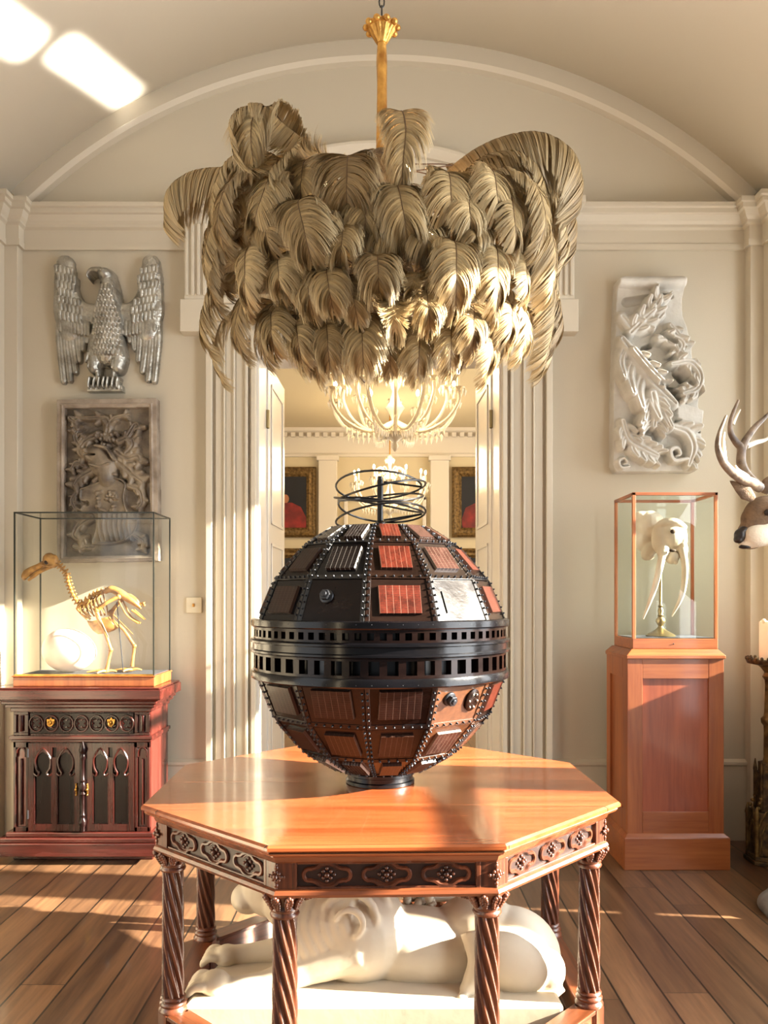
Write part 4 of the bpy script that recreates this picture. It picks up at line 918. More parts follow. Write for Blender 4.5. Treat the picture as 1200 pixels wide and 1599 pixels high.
# ------------------------------------------------------------------ carved reliefs
class Field:
    """height map over a rectangle of the wall, carved by strokes; coordinates u right, v down (authoring units), s metres per unit"""
    def __init__(f, u0, u1, v0, v1, step, s, zb=0):
        f.us = np.arange(u0, u1+step, step); f.vs = np.arange(v0, v1+step, step); f.U, f.V = np.meshgrid(f.us, f.vs); f.H = np.zeros_like(f.U); f.s = s; f.step = step
    def win(f, x0, x1, y0, y1):
        i0 = max(0, np.searchsorted(f.us, x0)-1); i1 = np.searchsorted(f.us, x1)+1; j0 = max(0, np.searchsorted(f.vs, y0)-1); j1 = np.searchsorted(f.vs, y1)+1
        return slice(j0, j1), slice(i0, i1)
    def stroke(f, pts, r, h0, h1=None, z0=0, z1=None, rel=False, p=.5, groove=0):
        """dome of half-width r (list or number) and height h (m) over base z"""
        pts = np.array(pts, float); n = len(pts); r = np.array(r if hasattr(r, '__len__') else [r]*n, float); h1 = h0 if h1 is None else h1; z1 = z0 if z1 is None else z1
        if n > 2:   # smooth the polyline
            Q = np.vstack([2*pts[0]-pts[1], pts, 2*pts[-1]-pts[-2]]); o = []; ro = []
            for i in range(1, n):
                for t in (0, .25, .5, .75):
                    a, b, c, d = Q[i-1:i+3]; o.append(.5*(2*b+(c-a)*t+(2*a-5*b+4*c-d)*t*t+(3*b-a-3*c+d)*t**3)); ro.append(r[i-1]*(1-t)+r[i]*t)
            o.append(pts[-1]); ro.append(r[-1]); pts = np.array(o); r = np.array(ro); n = len(pts)
        R = r.max(); w = f.win(pts[:, 0].min()-R, pts[:, 0].max()+R, pts[:, 1].min()-R, pts[:, 1].max()+R); U = f.U[w]; V = f.V[w]
        if U.size == 0: return
        best = np.full(U.shape, -1.0); hh = np.zeros(U.shape); L = np.r_[0, np.cumsum(np.linalg.norm(np.diff(pts, axis=0), axis=1))]; Lt = max(L[-1], 1e-6)
        for i in range(max(1, n-1)):
            a = pts[i]; b = pts[min(i+1, n-1)]; ab = b-a; l2 = max((ab**2).sum(), 1e-9); t = np.clip(((U-a[0])*ab[0]+(V-a[1])*ab[1])/l2, 0, 1)
            d = np.hypot(U-a[0]-t*ab[0], V-a[1]-t*ab[1]); rr = r[i]*(1-t)+r[min(i+1, n-1)]*t; q = 1-(d/np.maximum(rr, .01))**2
            g = (L[i]+t*math.sqrt(l2))/Lt; m_ = q > best; best = np.where(m_, q, best); hz = z0+(z1-z0)*g; hv = (h0+(h1-h0)*g)*np.maximum(q, 0)**p
            if groove: hv = hv-groove*np.exp(-(d/np.maximum(rr*.16, .8))**2)
            hh = np.where(m_, hz+hv, hh)
        H = f.H[w]
        if rel: f.H[w] = np.where(best > 0, H+hh, H)
        else: f.H[w] = np.where(best > 0, np.maximum(H, hh), H)
    def ellipse(f, c, ru, rv, h, z=0, rot=0, p=.5, rel=False):
        w = f.win(c[0]-max(ru, rv), c[0]+max(ru, rv), c[1]-max(ru, rv), c[1]+max(ru, rv)); x = f.U[w]-c[0]; y = f.V[w]-c[1]; cr, sr = math.cos(rot), math.sin(rot)
        q = 1-((x*cr+y*sr)/ru)**2-((-x*sr+y*cr)/rv)**2; v = h*np.maximum(q, 0)**p
        f.H[w] = np.where(q > 0, (f.H[w]+v) if rel else np.maximum(f.H[w], z+v), f.H[w])
    def polygon(f, poly, z, mode='max'):
        P = np.array(poly, float); inside = np.zeros(f.U.shape, bool); n = len(P); j = n-1
        for i in range(n):
            c = ((P[i, 1] > f.V) != (P[j, 1] > f.V)) & (f.U < (P[j, 0]-P[i, 0])*(f.V-P[i, 1])/(P[j, 1]-P[i, 1]+1e-12)+P[i, 0]); inside ^= c; j = i
        f.H = np.where(inside, np.maximum(f.H, z) if mode == 'max' else z, f.H); return inside
    def smooth(f, k=1):
        for _ in range(k):
            H = f.H; P = np.pad(H, 1, mode='edge'); S = (P[:-2, 1:-1]+P[2:, 1:-1]+P[1:-1, :-2]+P[1:-1, 2:])/4; f.H = np.where(H > 0, np.where(S > 0, H*.5+S*.5, H), H)
    def build(f, name, m, parent, u_c, v_c, X, Yw, Z):
        """(u_c, v_c) lands on world (X, Yw, Z); heights rise towards the viewer; sides reach back to the wall"""
        H = f.H; nv, nu = H.shape; keep = (H[:-1, :-1] > .0005) & (H[1:, :-1] > .0005) & (H[:-1, 1:] > .0005) & (H[1:, 1:] > .0005)
        idx = np.arange(nv*nu).reshape(nv, nu); q = np.stack([idx[:-1, :-1], idx[1:, :-1], idx[1:, 1:], idx[:-1, 1:]], -1)[keep]
        o = Vector(parent.location)
        co = np.stack([X+(f.U-u_c)*f.s-o.x, Yw-f.H-o.y, Z-(f.V-v_c)*f.s-o.z], -1).reshape(-1, 3); bk = co.copy(); bk[:, 1] = Yw-.0005-o.y
        e = np.concatenate([q[:, [0, 1]], q[:, [1, 2]], q[:, [2, 3]], q[:, [3, 0]]]); key = {}; 
        for a, b in e.tolist():
            k = (b, a)
            if k in key: key.pop(k)
            else: key[(a, b)] = 1
        N0 = len(co); sk = [(b, a, a+N0, b+N0) for a, b in key]
        allf = q.tolist()+sk; used = np.unique(np.array(allf).ravel()); remap = -np.ones(2*N0, int); remap[used] = np.arange(len(used)); V = np.concatenate([co, bk])[used]
        Fn = [[int(remap[i]) for i in t] for t in allf]; me = bpy.data.meshes.new(name); me.from_pydata(V.tolist(), [], Fn)
        me.polygons.foreach_set('use_smooth', np.r_[np.ones(len(q), bool), np.zeros(len(sk), bool)]); me.materials.append(m); me.update()
        ob = bpy.data.objects.new(name, me); COL.objects.link(ob); ob.parent = parent; return ob
SW = .00372          # metres per photo pixel on the wall plane
fr = random.Random(9)
# ---- silver eagle: authored on a 0.325 px grid
s = .325*SW; f = Field(70, 615, 75, 740, 2.2, s)
Z0 = .03
def wing(m):   # m: mirror function
    f.stroke([m(140, 112), m(140, 200), m(165, 300), m(230, 350), m(300, 345)], [44, 55, 62, 56, 48], .035, z0=Z0)
    f.stroke([m(128, 200), m(135, 340), m(160, 430)], [42, 52, 50], .03, z0=Z0)
    for (a, b, c, w_) in (((112, 300), (112, 470), (128, 668), 21), ((138, 330), (140, 480), (158, 662), 21), ((165, 350), (168, 490), (185, 622), 20), ((192, 360), (197, 480), (205, 570), 19), ((218, 365), (224, 460), (222, 515), 18), ((245, 365), (250, 430), (244, 478), 17)):
        f.stroke([m(*a), m(*b), m(*c)], [w_*.8, w_, w_*.75], .020, z0=Z0-.004, z1=Z0-.012, groove=.004)
    for row in range(7):     # coverts: overlapping small feathers down the wing
        for k in range(6):
            x = 104+k*19+(row % 2)*9+row*3; y = 130+row*36+k*4
            if x > 250 or (y < 260 and x > 192): continue
            f.stroke([m(x, y), m(x+2, y+30)], [11, 8.5], .016, .020, z0=Z0+.026, z1=Z0+.020, groove=.003)
    for k in range(9):
        x = 120+k*17; y = 372+k*3; f.stroke([m(x, y), m(x+1, y+58)], [10.5, 9], .014, z0=Z0+.016, groove=.003)
wing(lambda x, y: (x, y)); wing(lambda x, y: (690-x, y-2+(x > 200)*0))
f.stroke([(350, 175), (358, 260), (352, 360), (345, 450), (340, 540)], [36, 52, 72, 78, 66], .085, z0=Z0)
f.stroke([(300, 480), (290, 560), (285, 612)], [44, 42, 30], .06, z0=Z0+.01); f.stroke([(385, 480), (400, 560), (398, 610)], [44, 42, 32], .06, z0=Z0+.01)
f.ellipse((345, 178), 36, 34, .07, z=Z0+.035); f.stroke([(325, 160), (285, 158), (264, 178), (266, 196)], [18, 15, 9, 3], .045, z0=Z0+.045, z1=Z0+.03)
f.ellipse((335, 168), 5, 4, .012, rel=True)
for row in range(13):
    for k in range(9):
        y = 235+row*25; wd = 20+min(row, 6)*8; x = 352+(k-4+.5*(row % 2))*15.5
        if abs(x-352) > wd: continue
        base = .085*max(0, 1-((x-352)/80)**2)**.5; f.stroke([(x, y), (x+(x-352)*.06, y+21)], [9, 6.5], .010, .014, z0=Z0+base-.004, z1=Z0+base+.002, groove=.002)
for sx in (290, 398):
    for k in range(12):
        x = sx+fr.uniform(-28, 28); y = 520+fr.uniform(0, 75); f.stroke([(x, y), (x+(x-sx)*.3, y+32)], [7, 4], .012, z0=Z0+.055)
for sx in (302, 378): f.stroke([(sx, 610), (sx, 668)], [14, 13], .045, z0=Z0)
f.polygon([(250, 690), (416, 690), (422, 724), (246, 724)], .055)
for sx in (262, 286, 308, 330, 350, 374, 396): f.stroke([(sx+5, 660), (sx, 684), (sx, 706)], [9, 10, 6], .04, z0=.045)
eagle = thing('silver_eagle', 'silver carved eagle relief with spread wings on the wall above the crest plaque', 'relief', (W3(174, 505, YW).x, YW, 2.4))
f.smooth(1); f.build('eagle_body', M['silver'], eagle, 345, 405, W3(172, 511.6, YW).x, YW, EYE-(380+405*.325-935)*SW)
# ---- heraldic plaque
f = Field(100, 602, 752, 1540, 2.2, s)
pl = thing('crest_plaque', 'weathered stone plaque carved with helmet, shield and curling leaves behind the glass case', 'relief', (W3(172, 752, YW).x, YW, 1.7))
f.polygon([(112, 764), (584, 758), (596, 1530), (112, 1538)], .075); inn = f.polygon([(150, 806), (548, 802), (556, 1500), (146, 1508)], .03, 'set')
fld = Field(100, 602, 752, 1540, 2.2, s); fld.H = np.where(inn, 0, f.H)
fld.stroke([(138, 796), (136, 1516)], 6, .012, z0=.07); fld.stroke([(560, 792), (568, 1512)], 6, .012, z0=.07); fld.stroke([(134, 790), (560, 786)], 6, .012, z0=.07); fld.stroke([(138, 1520), (570, 1514)], 6, .012, z0=.07)
# frame ring is built as its own part; the recessed panel with the carving is another
g = Field(144, 558, 800, 1508, 2.0, s); g.H[:] = .03
def curl(pts, r, h=.03, z=.03, lob=0, sgn=1):
    r = [x*1.45 for x in r]
    g.stroke(pts, r, h, z0=z, groove=h*.25)
    P = np.array(pts, float)
    for q in range(lob):
        t = (q+.6)/lob*(len(P)-1); i = min(int(t), len(P)-2); c = P[i]+(P[i+1]-P[i])*(t-i); d = P[i+1]-P[i]; d /= np.linalg.norm(d)+1e-9; nrm = np.array([-d[1], d[0]])
        for sg in (-1, 1):
            e = c+nrm*sg*max(r)*1.05+d*max(r)*1.0; g.stroke([c, (c+e)/2+d*2, e], [max(r)*.75, max(r)*.7, max(r)*.42], h*.8, h*.9, z0=z, z1=z+.006)
g.stroke([(300, 1030), (330, 1080), (345, 1140)], [62, 66, 42], .075, z0=.03)                                # helmet
g.stroke([(246, 1005), (262, 1040), (300, 1060)], [14, 20, 10], .05, z0=.05); g.stroke([(300, 985), (350, 1000), (385, 1050)], [7, 8, 6], .012, z0=.098); g.stroke([(275, 1075), (320, 1085), (365, 1070)], [5, 6, 5], .012, z0=.10); g.stroke([(238, 1024), (296, 1028)], [7, 5], -.045, rel=True)
g.stroke([(285, 1150), (330, 1120), (385, 1118)], [12, 14, 12], .04, z0=.045)
pg = [(222, 1190), (300, 1160), (375, 1135), (432, 1160), (425, 1230), (440, 1290), (470, 1330), (492, 1340), (470, 1400), (400, 1440), (300, 1448), (280, 1440), (300, 1360), (280, 1300), (225, 1290), (245, 1250), (222, 1235)]
g.polygon(pg, .062); g.stroke(pg+[pg[0]], 5.5, .016, z0=.058)
for q in range(26): g.ellipse((fr.uniform(300, 410), fr.uniform(1200, 1290)), fr.uniform(7, 14), fr.uniform(7, 13), .022, z=.062)
for q in range(7): x = 310+q*24; g.stroke([(x, 1300), (x-6, 1360), (x+8, 1430)], [9, 8, 6], .014, z0=.06)
g.stroke([(250, 1255), (232, 1252)], [12, 9], -.03, z0=0, rel=True)
for (c, r0_) in (((345, 945), 55),):
    for q in range(30): a = fr.uniform(0, 6.28); rr = r0_*fr.uniform(0, 1); g.ellipse((c[0]+rr*math.cos(a), c[1]+rr*.8*math.sin(a)), fr.uniform(9, 15), fr.uniform(9, 15), .035, z=.045)
curl([(345, 930), (352, 880), (330, 850), (250, 850), (180, 845)], [18, 18, 14, 10, 5], .04, lob=3); curl([(350, 890), (380, 850), (450, 832)], [14, 12, 6], .04, lob=2)
for P, r_ in (([(300, 930), (240, 960), (215, 1010), (240, 1040)], [18, 16, 13, 8]), ([(400, 960), (440, 940), (480, 880), (500, 900)], [16, 16, 12, 8]), ([(390, 1010), (440, 1040), (490, 1030), (505, 1060)], [20, 18, 14, 8]),
              ([(400, 1060), (440, 1090), (470, 1120), (515, 1150)], [24, 22, 16, 8]), ([(440, 1020), (470, 980), (465, 950)], [20, 18, 8]), ([(270, 1100), (220, 1130), (190, 1170)], [20, 16, 8]), ([(225, 1000), (195, 940), (215, 890)], [15, 13, 7]),
              ([(450, 1170), (500, 1190), (515, 1250), (490, 1280)], [14, 16, 12, 6]), ([(205, 1200), (180, 1240), (200, 1290)], [12, 12, 6]), ([(270, 1320), (210, 1360), (190, 1410), (230, 1430)], [18, 18, 13, 7]), ([(480, 1400), (520, 1430), (510, 1470)], [14, 13, 6]),
              ([(240, 1080), (200, 1060), (175, 1100)], [13, 12, 6]), ([(170, 850), (200, 880), (185, 910)], [12, 11, 6]), ([(190, 1460), (230, 1470), (250, 1450)], [13, 11, 6])):
    curl(P, r_, .045, lob=3)
g.smooth(1); g.H = np.maximum(g.H, .026)
fld.build('plaque_frame', M['leadframe'], pl, 348, 1146, W3(60+348*.325, 0, YW).x, YW, EYE-(380+1146*.325-935)*SW)
g.build('carved_panel', M['lead'], pl, 348, 1146, W3(60+348*.325, 0, YW).x, YW, EYE-(380+1146*.325-935)*SW)
# ---- acanthus fragment: 0.25 px grid
s = .25*SW; g = Field(196, 764, 158, 1372, 2.6, s)
outl = [(232, 186), (262, 170), (620, 166), (650, 182), (648, 240), (634, 300), (636, 400), (664, 470), (692, 590), (698, 690), (726, 740), (742, 830), (732, 960), (758, 1000), (752, 1160), (748, 1270), (715, 1290), (710, 1360), (225, 1364), (204, 1320), (206, 900), (216, 540), (222, 320)]
g.polygon(outl, .085); slabm = g.H > .01
g.stroke([(250, 200), (440, 205), (630, 200)], [36, 40, 36], .05, z0=.085)
g.stroke([(290, 320), (420, 300), (560, 285)], [30, 26, 16], -.035, rel=True)
def leafy(pts, r, h, z, lob, ll, side=(1, -1), lr=.5, tip=.02):
    g.stroke(pts, r, h, z0=z, groove=h*.22); P = np.array(pts, float)
    for q in range(lob):
        t = (q+.5)/lob*(len(P)-1); i = min(int(t), len(P)-2); c = P[i]+(P[i+1]-P[i])*(t-i); d = P[i+1]-P[i]; d /= np.linalg.norm(d)+1e-9; nrm = np.array([-d[1], d[0]]); rr = np.interp(t, range(len(r)), r)
        for sg in side:
            l = ll*(1-.35*abs(q/(lob-1+1e-9)-.4)); e1 = c+nrm*sg*l*.55+d*l*.35; e2 = c+nrm*sg*l*.85+d*l*.95
            g.stroke([c, e1, e2], [rr*lr*1.5, rr*lr*1.55, rr*lr*.9], h*.75, h*.95, z0=z, z1=z+tip, groove=h*.16)
leafy([(250, 420), (330, 500), (430, 470), (500, 400)], [40, 46, 40, 26], .05, .085, 5, 95, side=(-1,), lr=.5)
leafy([(300, 520), (380, 440), (470, 330), (490, 290)], [34, 40, 28, 14], .05, .09, 5, 70)
leafy([(240, 570), (330, 690), (430, 830), (560, 960)], [36, 60, 60, 34], .085, .09, 5, 185, side=(1,), lr=.60, tip=.03)
leafy([(300, 640), (400, 760), (490, 850)], [30, 34, 26], .09, .12, 4, 60, side=(-1,), lr=.5)
leafy([(420, 900), (440, 1000), (430, 1100)], [44, 50, 24], .08, .10, 5, 100, lr=.5, tip=.02)
leafy([(470, 560), (560, 560), (610, 600), (580, 660)], [36, 32, 30, 22], .06, .1, 4, 60)
leafy([(540, 480), (590, 540), (600, 610)], [26, 24, 16], .05, .1, 3, 50)
leafy([(540, 720), (650, 710), (715, 790), (690, 870), (610, 900)], [26, 34, 36, 34, 24], .075, .1, 6, 66, lr=.55)
g.stroke([(600, 760), (655, 830)], [30, 24], -.075, rel=True)
g.stroke([(430, 590), (390, 606)], [15, 14], -.09, rel=True); g.stroke([(410, 676), (450, 694)], [13, 9], -.09, rel=True); g.stroke([(495, 802), (545, 826)], [12, 8], -.09, rel=True); g.stroke([(490, 530), (560, 580)], [16, 20], -.05, rel=True); g.stroke([(470, 840), (575, 870)], [14, 22], -.05, rel=True)
g.polygon([(585, 930), (752, 990), (740, 1110), (590, 1050)], .12); g.stroke([(595, 1050), (740, 1115)], 9, -.04, rel=True)
leafy([(250, 1060), (290, 1170), (380, 1230), (460, 1270)], [26, 38, 44, 24], .06, .09, 6, 75, lr=.55)
leafy([(560, 1100), (640, 1130), (680, 1220), (650, 1330)], [34, 48, 46, 22], .06, .09, 5, 80, side=(-1,), lr=.55)
g.stroke([(640, 1290), (560, 1300), (540, 1240), (580, 1225), (598, 1262), (572, 1275)], [14, 20, 20, 17, 14, 8], .055, z0=.10, groove=.006)
g.stroke([(300, 1330), (250, 1340), (235, 1300), (268, 1280), (285, 1310), (262, 1318)], [8, 13, 14, 12, 9, 6], .03, z0=.09)
g.ellipse((428, 1300), 44, 34, .06, z=.09); g.ellipse((485, 1140), 26, 34, .07, z=.09)
g.H = np.where(slabm, np.maximum(g.H, .03), 0); g.smooth(4)
ac = thing('acanthus_fragment', 'broken white plaster slab of curling acanthus leaves above the tusked skull case', 'relief', (W3(1020, 600, YW).x, YW, 2.5))
g.build('carved_slab', M['plaster'], ac, 480, 765, W3(900+480*.25, 0, YW).x, YW, EYE-(400+765*.25-935)*SW)
# light switch
sw = thing('light_switch', 'square cream light switch plate on the wall right of the glass bird case', 'switch', (W3(304, 945, YW).x, YW, 1.36))
mb = MB(); c = W3(304, 945, YW); mb.box(c.x-.046, c.x+.046, YW-.018, YW, c.z-.046, c.z+.046); part(sw, mb, 'plate', M['switch'], bevel=.004)
mb = MB(); mb.box(c.x-.006, c.x+.006, YW-.03, YW-.017, c.z-.010, c.z+.010); part(sw, mb, 'toggle', M['gilt'], bevel=.002)
# ------------------------------------------------------------------ gothic cabinet, left
cab = thing('gothic_cabinet', 'dark red mahogany gothic cabinet with arched doors under the glass bird case', 'cabinet', (-1.61, 4.56, 0))
x0, x1, yf, yb = -1.97, -1.24, 4.38, 4.74
mb = MB(); mb.box(x0-.07, x1+.05, yf-.05, yb, .045, .115); mb.box(x0-.06, x1+.04, yf-.04, yb, .115, .14); mb.box(x0-.03, x1+.02, yf-.02, yb, .14, .165); mb.box(x0-.02, x1, yf+.05, yb-.05, 0, .05)
part(cab, mb, 'plinth', M['redx'], bevel=.005)
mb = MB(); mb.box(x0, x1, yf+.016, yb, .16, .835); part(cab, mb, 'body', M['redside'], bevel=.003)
mb = MB()
for a, b, c in ((.800, .825, .01), (.825, .845, .03), (.845, .862, .045), (.862, .872, .055), (.872, .925, .075)): mb.box(x0-c, x1+c, yf-c, yb, a, b)
mb.box(x0-.068, x1+.068, yf-.068, yb, .925, .935); part(cab, mb, 'cornice_top', M['redx'], bevel=.006)
mb = MB(); mb.box(x0-.015, x1+.015, yf-.015, yb, .655, .675); mb.box(x0-.006, x1+.006, yf-.006, yb, .64, .655); part(cab, mb, 'waist_moulding', M['redx'], bevel=.004)
for xx in (x0+.003, x1-.083):     # corner posts with narrow lancets
    mb = MB(); mb.box(xx, xx+.014, yf, yf+.02, .165, .64); mb.box(xx+.066, xx+.08, yf, yf+.02, .165, .64); mb.box(xx, xx+.08, yf, yf+.02, .165, .19); mb.box(xx, xx+.08, yf, yf+.02, .61, .64)
    mb.box(xx, xx+.08, yf, yf+.02, .675, .69); mb.box(xx, xx+.08, yf, yf+.02, .785, .80); mb.box(xx, xx+.016, yf, yf+.02, .69, .785); mb.box(xx+.064, xx+.08, yf, yf+.02, .69, .785)
    mb.tube([(xx+.016, yf+.004, .56), (xx+.018, yf+.004, .595), (xx+.04, yf+.004, .612), (xx+.062, yf+.004, .595), (xx+.064, yf+.004, .56)], .006, 6, sub=3)
    mb.tube([(xx+.04, yf+.008, .20), (xx+.04, yf+.008, .55)], .007, 8); mb.tube([(xx+.04, yf+.01, .695), (xx+.04, yf+.01, .78)], .012, 8)
    part(cab, mb, 'corner_post', M['red'], bevel=.002)
dx0, dx1 = x0+.085, x1-.085; dw = (dx1-dx0)
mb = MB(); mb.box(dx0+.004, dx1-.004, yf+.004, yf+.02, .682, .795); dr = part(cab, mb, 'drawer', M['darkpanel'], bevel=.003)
for k in range(7):
    cx = dx0+dw*(k+.5)/7; mb = MB(); z = .738
    mb.tube([(cx+.036*math.cos(t), yf, z+.042*math.sin(t)) for t in [i*PI/10 for i in range(20)]], .005, 6, closed=True)
    for q in range(4): a = q*PI/2+PI/4; mb.tube([(cx+.014*math.cos(a)+.0135*math.cos(t), yf+.003, z+.014*math.sin(a)+.0135*math.sin(t)) for t in [a-2.1+i*4.2/8 for i in range(9)]], .0035, 5)
    part(dr, mb, 'carved_roundel', M['red'])
for cx in (dx0+dw*1.5/7, dx0+dw*5.5/7):
    mb = MB(); mb.prism([(cx-.02, -.745), (cx, -.720), (cx+.02, -.745), (cx, -.772)], 0, .006, Matrix(((1, 0, 0, 0), (0, 0, 1, yf-.006), (0, -1, 0, 0), (0, 0, 0, 1)))); mb.ell((cx, yf-.008, .745), (.010, .006, .012), n=10, m=6)
    mb.tube([(cx-.013, yf-.012, .752), (cx-.013, yf-.016, .735), (cx, yf-.018, .726), (cx+.013, yf-.016, .735), (cx+.013, yf-.012, .752)], .003, 6, sub=3); mb.box(cx-.02, cx+.02, yf-.01, yf-.004, .75, .762)
    part(dr, mb, 'drawer_pull', M['brass'])
def arch_leaf(ax0, ax1, name):
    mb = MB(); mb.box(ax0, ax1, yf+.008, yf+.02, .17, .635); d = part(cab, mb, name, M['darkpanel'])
    mb = MB(); w = ax1-ax0; y0_, y1_ = yf-.004, yf+.014; mb.box(ax0+.028, ax1-.028, y0_+.0004, y1_, .1704, .205)
    mb.box(ax0, ax0+.028, y0_, y1_, .17, .635); mb.box(ax1-.028, ax1, y0_, y1_, .17, .635); cm = (ax0+ax1)/2; mb.box(cm-.012, cm+.012, y0_+.0008, y1_, .2, .56); mb.box(ax0+.028, ax1-.028, y0_+.0004, y1_, .612, .6346)
    for a, b in ((ax0+.028, cm-.012), (cm+.012, ax1-.028)):
        c = (a+b)/2; h = (b-a)/2
        # spandrels round a pointed arch
        for sg in (-1, 1):
            n = 12; R_ = 2*h*1.02; pts = []
            for i in range(n+1):
                t = i/n*math.acos((R_-h)/R_); pts.append((c+sg*(-(R_-h)+R_*math.cos(t)), .515+R_*math.sin(t)*.86))
            outer = [(c+sg*h, .614), (c, .614)]; poly = pts+[(c, .614), (c+sg*(h+.0), .614)]
            Mx = Matrix(((1, 0, 0, 0), (0, 0, 1, y0_), (0, 1, 0, 0), (0, 0, 0, 1))); mb.prism(poly, 0, .016, Mx)
        # horseshoe cusps
        mb.tube([(c-h, yf-.002, .475), (c-h*.62, yf-.004, .462), (c-h*.45, yf-.004, .478), (c-h*.72, yf-.004, .50), (c-h*.86, yf-.004, .54), (c-h*.6, yf-.004, .575), (c, yf-.004, .607), (c+h*.6, yf-.004, .575), (c+h*.86, yf-.004, .54), (c+h*.72, yf-.004, .50), (c+h*.45, yf-.004, .478), (c+h*.62, yf-.004, .462), (c+h, yf-.002, .475)], .0055, 6, sub=3)
        mb.tube([(c-h+.003, yf, .21), (c-h+.003, yf, .47)], .003, 6); mb.tube([(c+h-.003, yf, .21), (c+h-.003, yf, .47)], .003, 6)
    part(d, mb, 'arched_tracery', M['red'], bevel=.0015); return d
cm = (dx0+dx1)/2+.012
d1 = arch_leaf(dx0, cm-.018, 'door'); d2 = arch_leaf(cm+.018, dx1, 'door')
for z in (.235, .56):
    mb = MB(); mb.tube([(dx0-.002, yf-.006, z), (dx0-.002, yf-.006, z+.045)], .004, 8); part(d1, mb, 'hinge', M['edge'])
for d, x in ((d1, cm-.036), (d2, cm+.022)):
    mb = MB(); mb.ell((x, yf-.008, .39), (.006, .004, .033), n=10, m=8); mb.ell((x, yf-.014, .39), (.008, .008, .010), n=8, m=6); mb.ell((x, yf-.01, .418), .006, n=8, m=6); mb.ell((x, yf-.01, .362), .006, n=8, m=6); part(d, mb, 'door_handle', M['brass'])
mb = MB(); T = Matrix.Translation((cm, yf-.014, 0))
mb.lathe([(.010, .17), (.013, .18), (.010, .19), (.018, .205), (.020, .225), (.011, .238), (.010, .25), (.015, .255), (.009, .265), (.0095, .36), (.015, .368), (.009, .38), (.015, .392), (.018, .41), (.010, .43), (.015, .438), (.009, .446), (.009, .545), (.016, .555), (.014, .572), (.010, .58), (.017, .590), (.021, .602), (.012, .622), (.003, .645)], 14, T)
mb.box(cm-.02, cm+.02, yf-.004, yf+.02, .17, .635); part(cab, mb, 'centre_baluster', M['darkpanel'])
# glass case over the bird
gx0, gx1, gy0, gy1, gz0, gz1 = -1.96, -1.222, 4.38, 4.71, .995, 1.857
gc = thing('glass_case', 'wide frameless glass case with wooden base standing on the gothic cabinet', 'display case', (-1.59, 4.545, .935))
mb = MB(); mb.box(gx0-.006, gx1+.006, gy0-.006, gy1+.006, .9352, .985); mb.box(gx0-.012, gx1+.012, gy0-.012, gy1+.012, .985, .992); part(gc, mb, 'base', M['ped'], bevel=.004)
mb = MB(); mb.box(gx0+.008, gx1-.008, gy0+.008, gy1-.008, .992, .9955); part(gc, mb, 'lining', M['felt'])
def glasscase(root, x0, x1, y0, y1, z0, z1, gm, t=.004):
    for nm, b in (('glass_pane', (x0, x1, y0, y0+t, z0, z1)), ('glass_pane', (x0, x1, y1-t, y1, z0, z1)), ('glass_pane', (x0, x0+t, y0+t, y1-t, z0, z1)), ('glass_pane', (x1-t, x1, y0+t, y1-t, z0, z1)), ('glass_pane', (x0, x1, y0, y1, z1, z1+t))):
        mb = MB(); mb.box(*b); part(root, mb, nm, gm)
glasscase(gc, gx0, gx1, gy0, gy1, gz0-.003, gz1, M['glass'])
w = .0035; mb = MB()
for x in (gx0, gx1):
    for y in (gy0, gy1): mb.box(x-w, x+w, y-w, y+w, gz0-.003, gz1+w)
for y in (gy0, gy1): mb.box(gx0, gx1, y-w, y+w, gz1-w, gz1+w)
for x in (gx0, gx1): mb.box(x-w, x+w, gy0, gy1, gz1-w, gz1+w)
part(gc, mb, 'metal_edging', M['glass_edge'])
mb = MB(); 
for y in (gy0-.004,): mb.box(gx0, gx1, y, y+.008, .992, 1.0)
part(gc, mb, 'base_strip', M['brass'])
# giant egg
eg = thing('giant_egg', 'huge cream egg lying in the glass case beside the bird skeleton', 'egg', (W3(109, 1016, 4.52).x, 4.52, .9957))
mb = MB(); n, m_ = 40, 28; v = []; f_ = []
for j in range(m_+1):
    t = PI*j/m_
    for i in range(n):
        a = 2*PI*i/n; x = -math.cos(t)*.150; r = .118*math.sin(t)*(1+.10*math.cos(t)); p = Vector((x, r*math.cos(a), r*math.sin(a)))
        d = (p-Vector((.055, -.05, .10))).length; k = 1-.06*math.exp(-(d/.035)**2); v.append(p*k)
R_ = Euler((0, math.radians(8), math.radians(-12))).to_matrix().to_4x4(); R_.translation = (0, 0, .1205)
mb.add(v, [(j*n+i, j*n+(i+1) % n, (j+1)*n+(i+1) % n, (j+1)*n+i) for j in range(m_) for i in range(n)], True, R_)
mb.build('shell', M['egg'], eg, sharp=0)
# bird skeleton
bs = thing('bird_skeleton', 'golden-brown mounted dodo skeleton with long hooked beak standing in the glass case', 'skeleton', (-1.41, 4.55, .9957))
def K(x, y, d=4.55): return W3(20+x*.2083, 840+y*.2083, d)     # authoring grid: 0.2083 px
mb = MB(); mb.ell(K(275, 168), (.038, .028, .042), n=16, m=12); mb.ell(K(310, 175), (.026, .024, .038), n=12, m=10); mb.ell(K(262, 150), (.028, .02, .02), n=12, m=8)
for s_ in (-1, 1): mb.tube([K(225, 200)+Vector((0, s_*.018, 0)), K(270, 215)+Vector((0, s_*.022, 0)), K(320, 205)+Vector((0, s_*.018, 0))], .006, 7)
part(bs, mb, 'skull', M['bone'], voxel=.0035, smoothit=3, sharp=0)
mb = MB(); mb.tube([K(240, 185), K(190, 215), K(140, 240), K(105, 265), K(88, 295), K(92, 316)], [.016, .016, .019, .022, .018, .007], 12, sub=4)
mb.tube([K(300, 215), K(220, 245), K(160, 285), K(115, 318)], [.008, .010, .010, .007], 10, sub=4); mb.tube([K(250, 215), K(190, 252), K(130, 290)], [.006, .007, .008], 8)
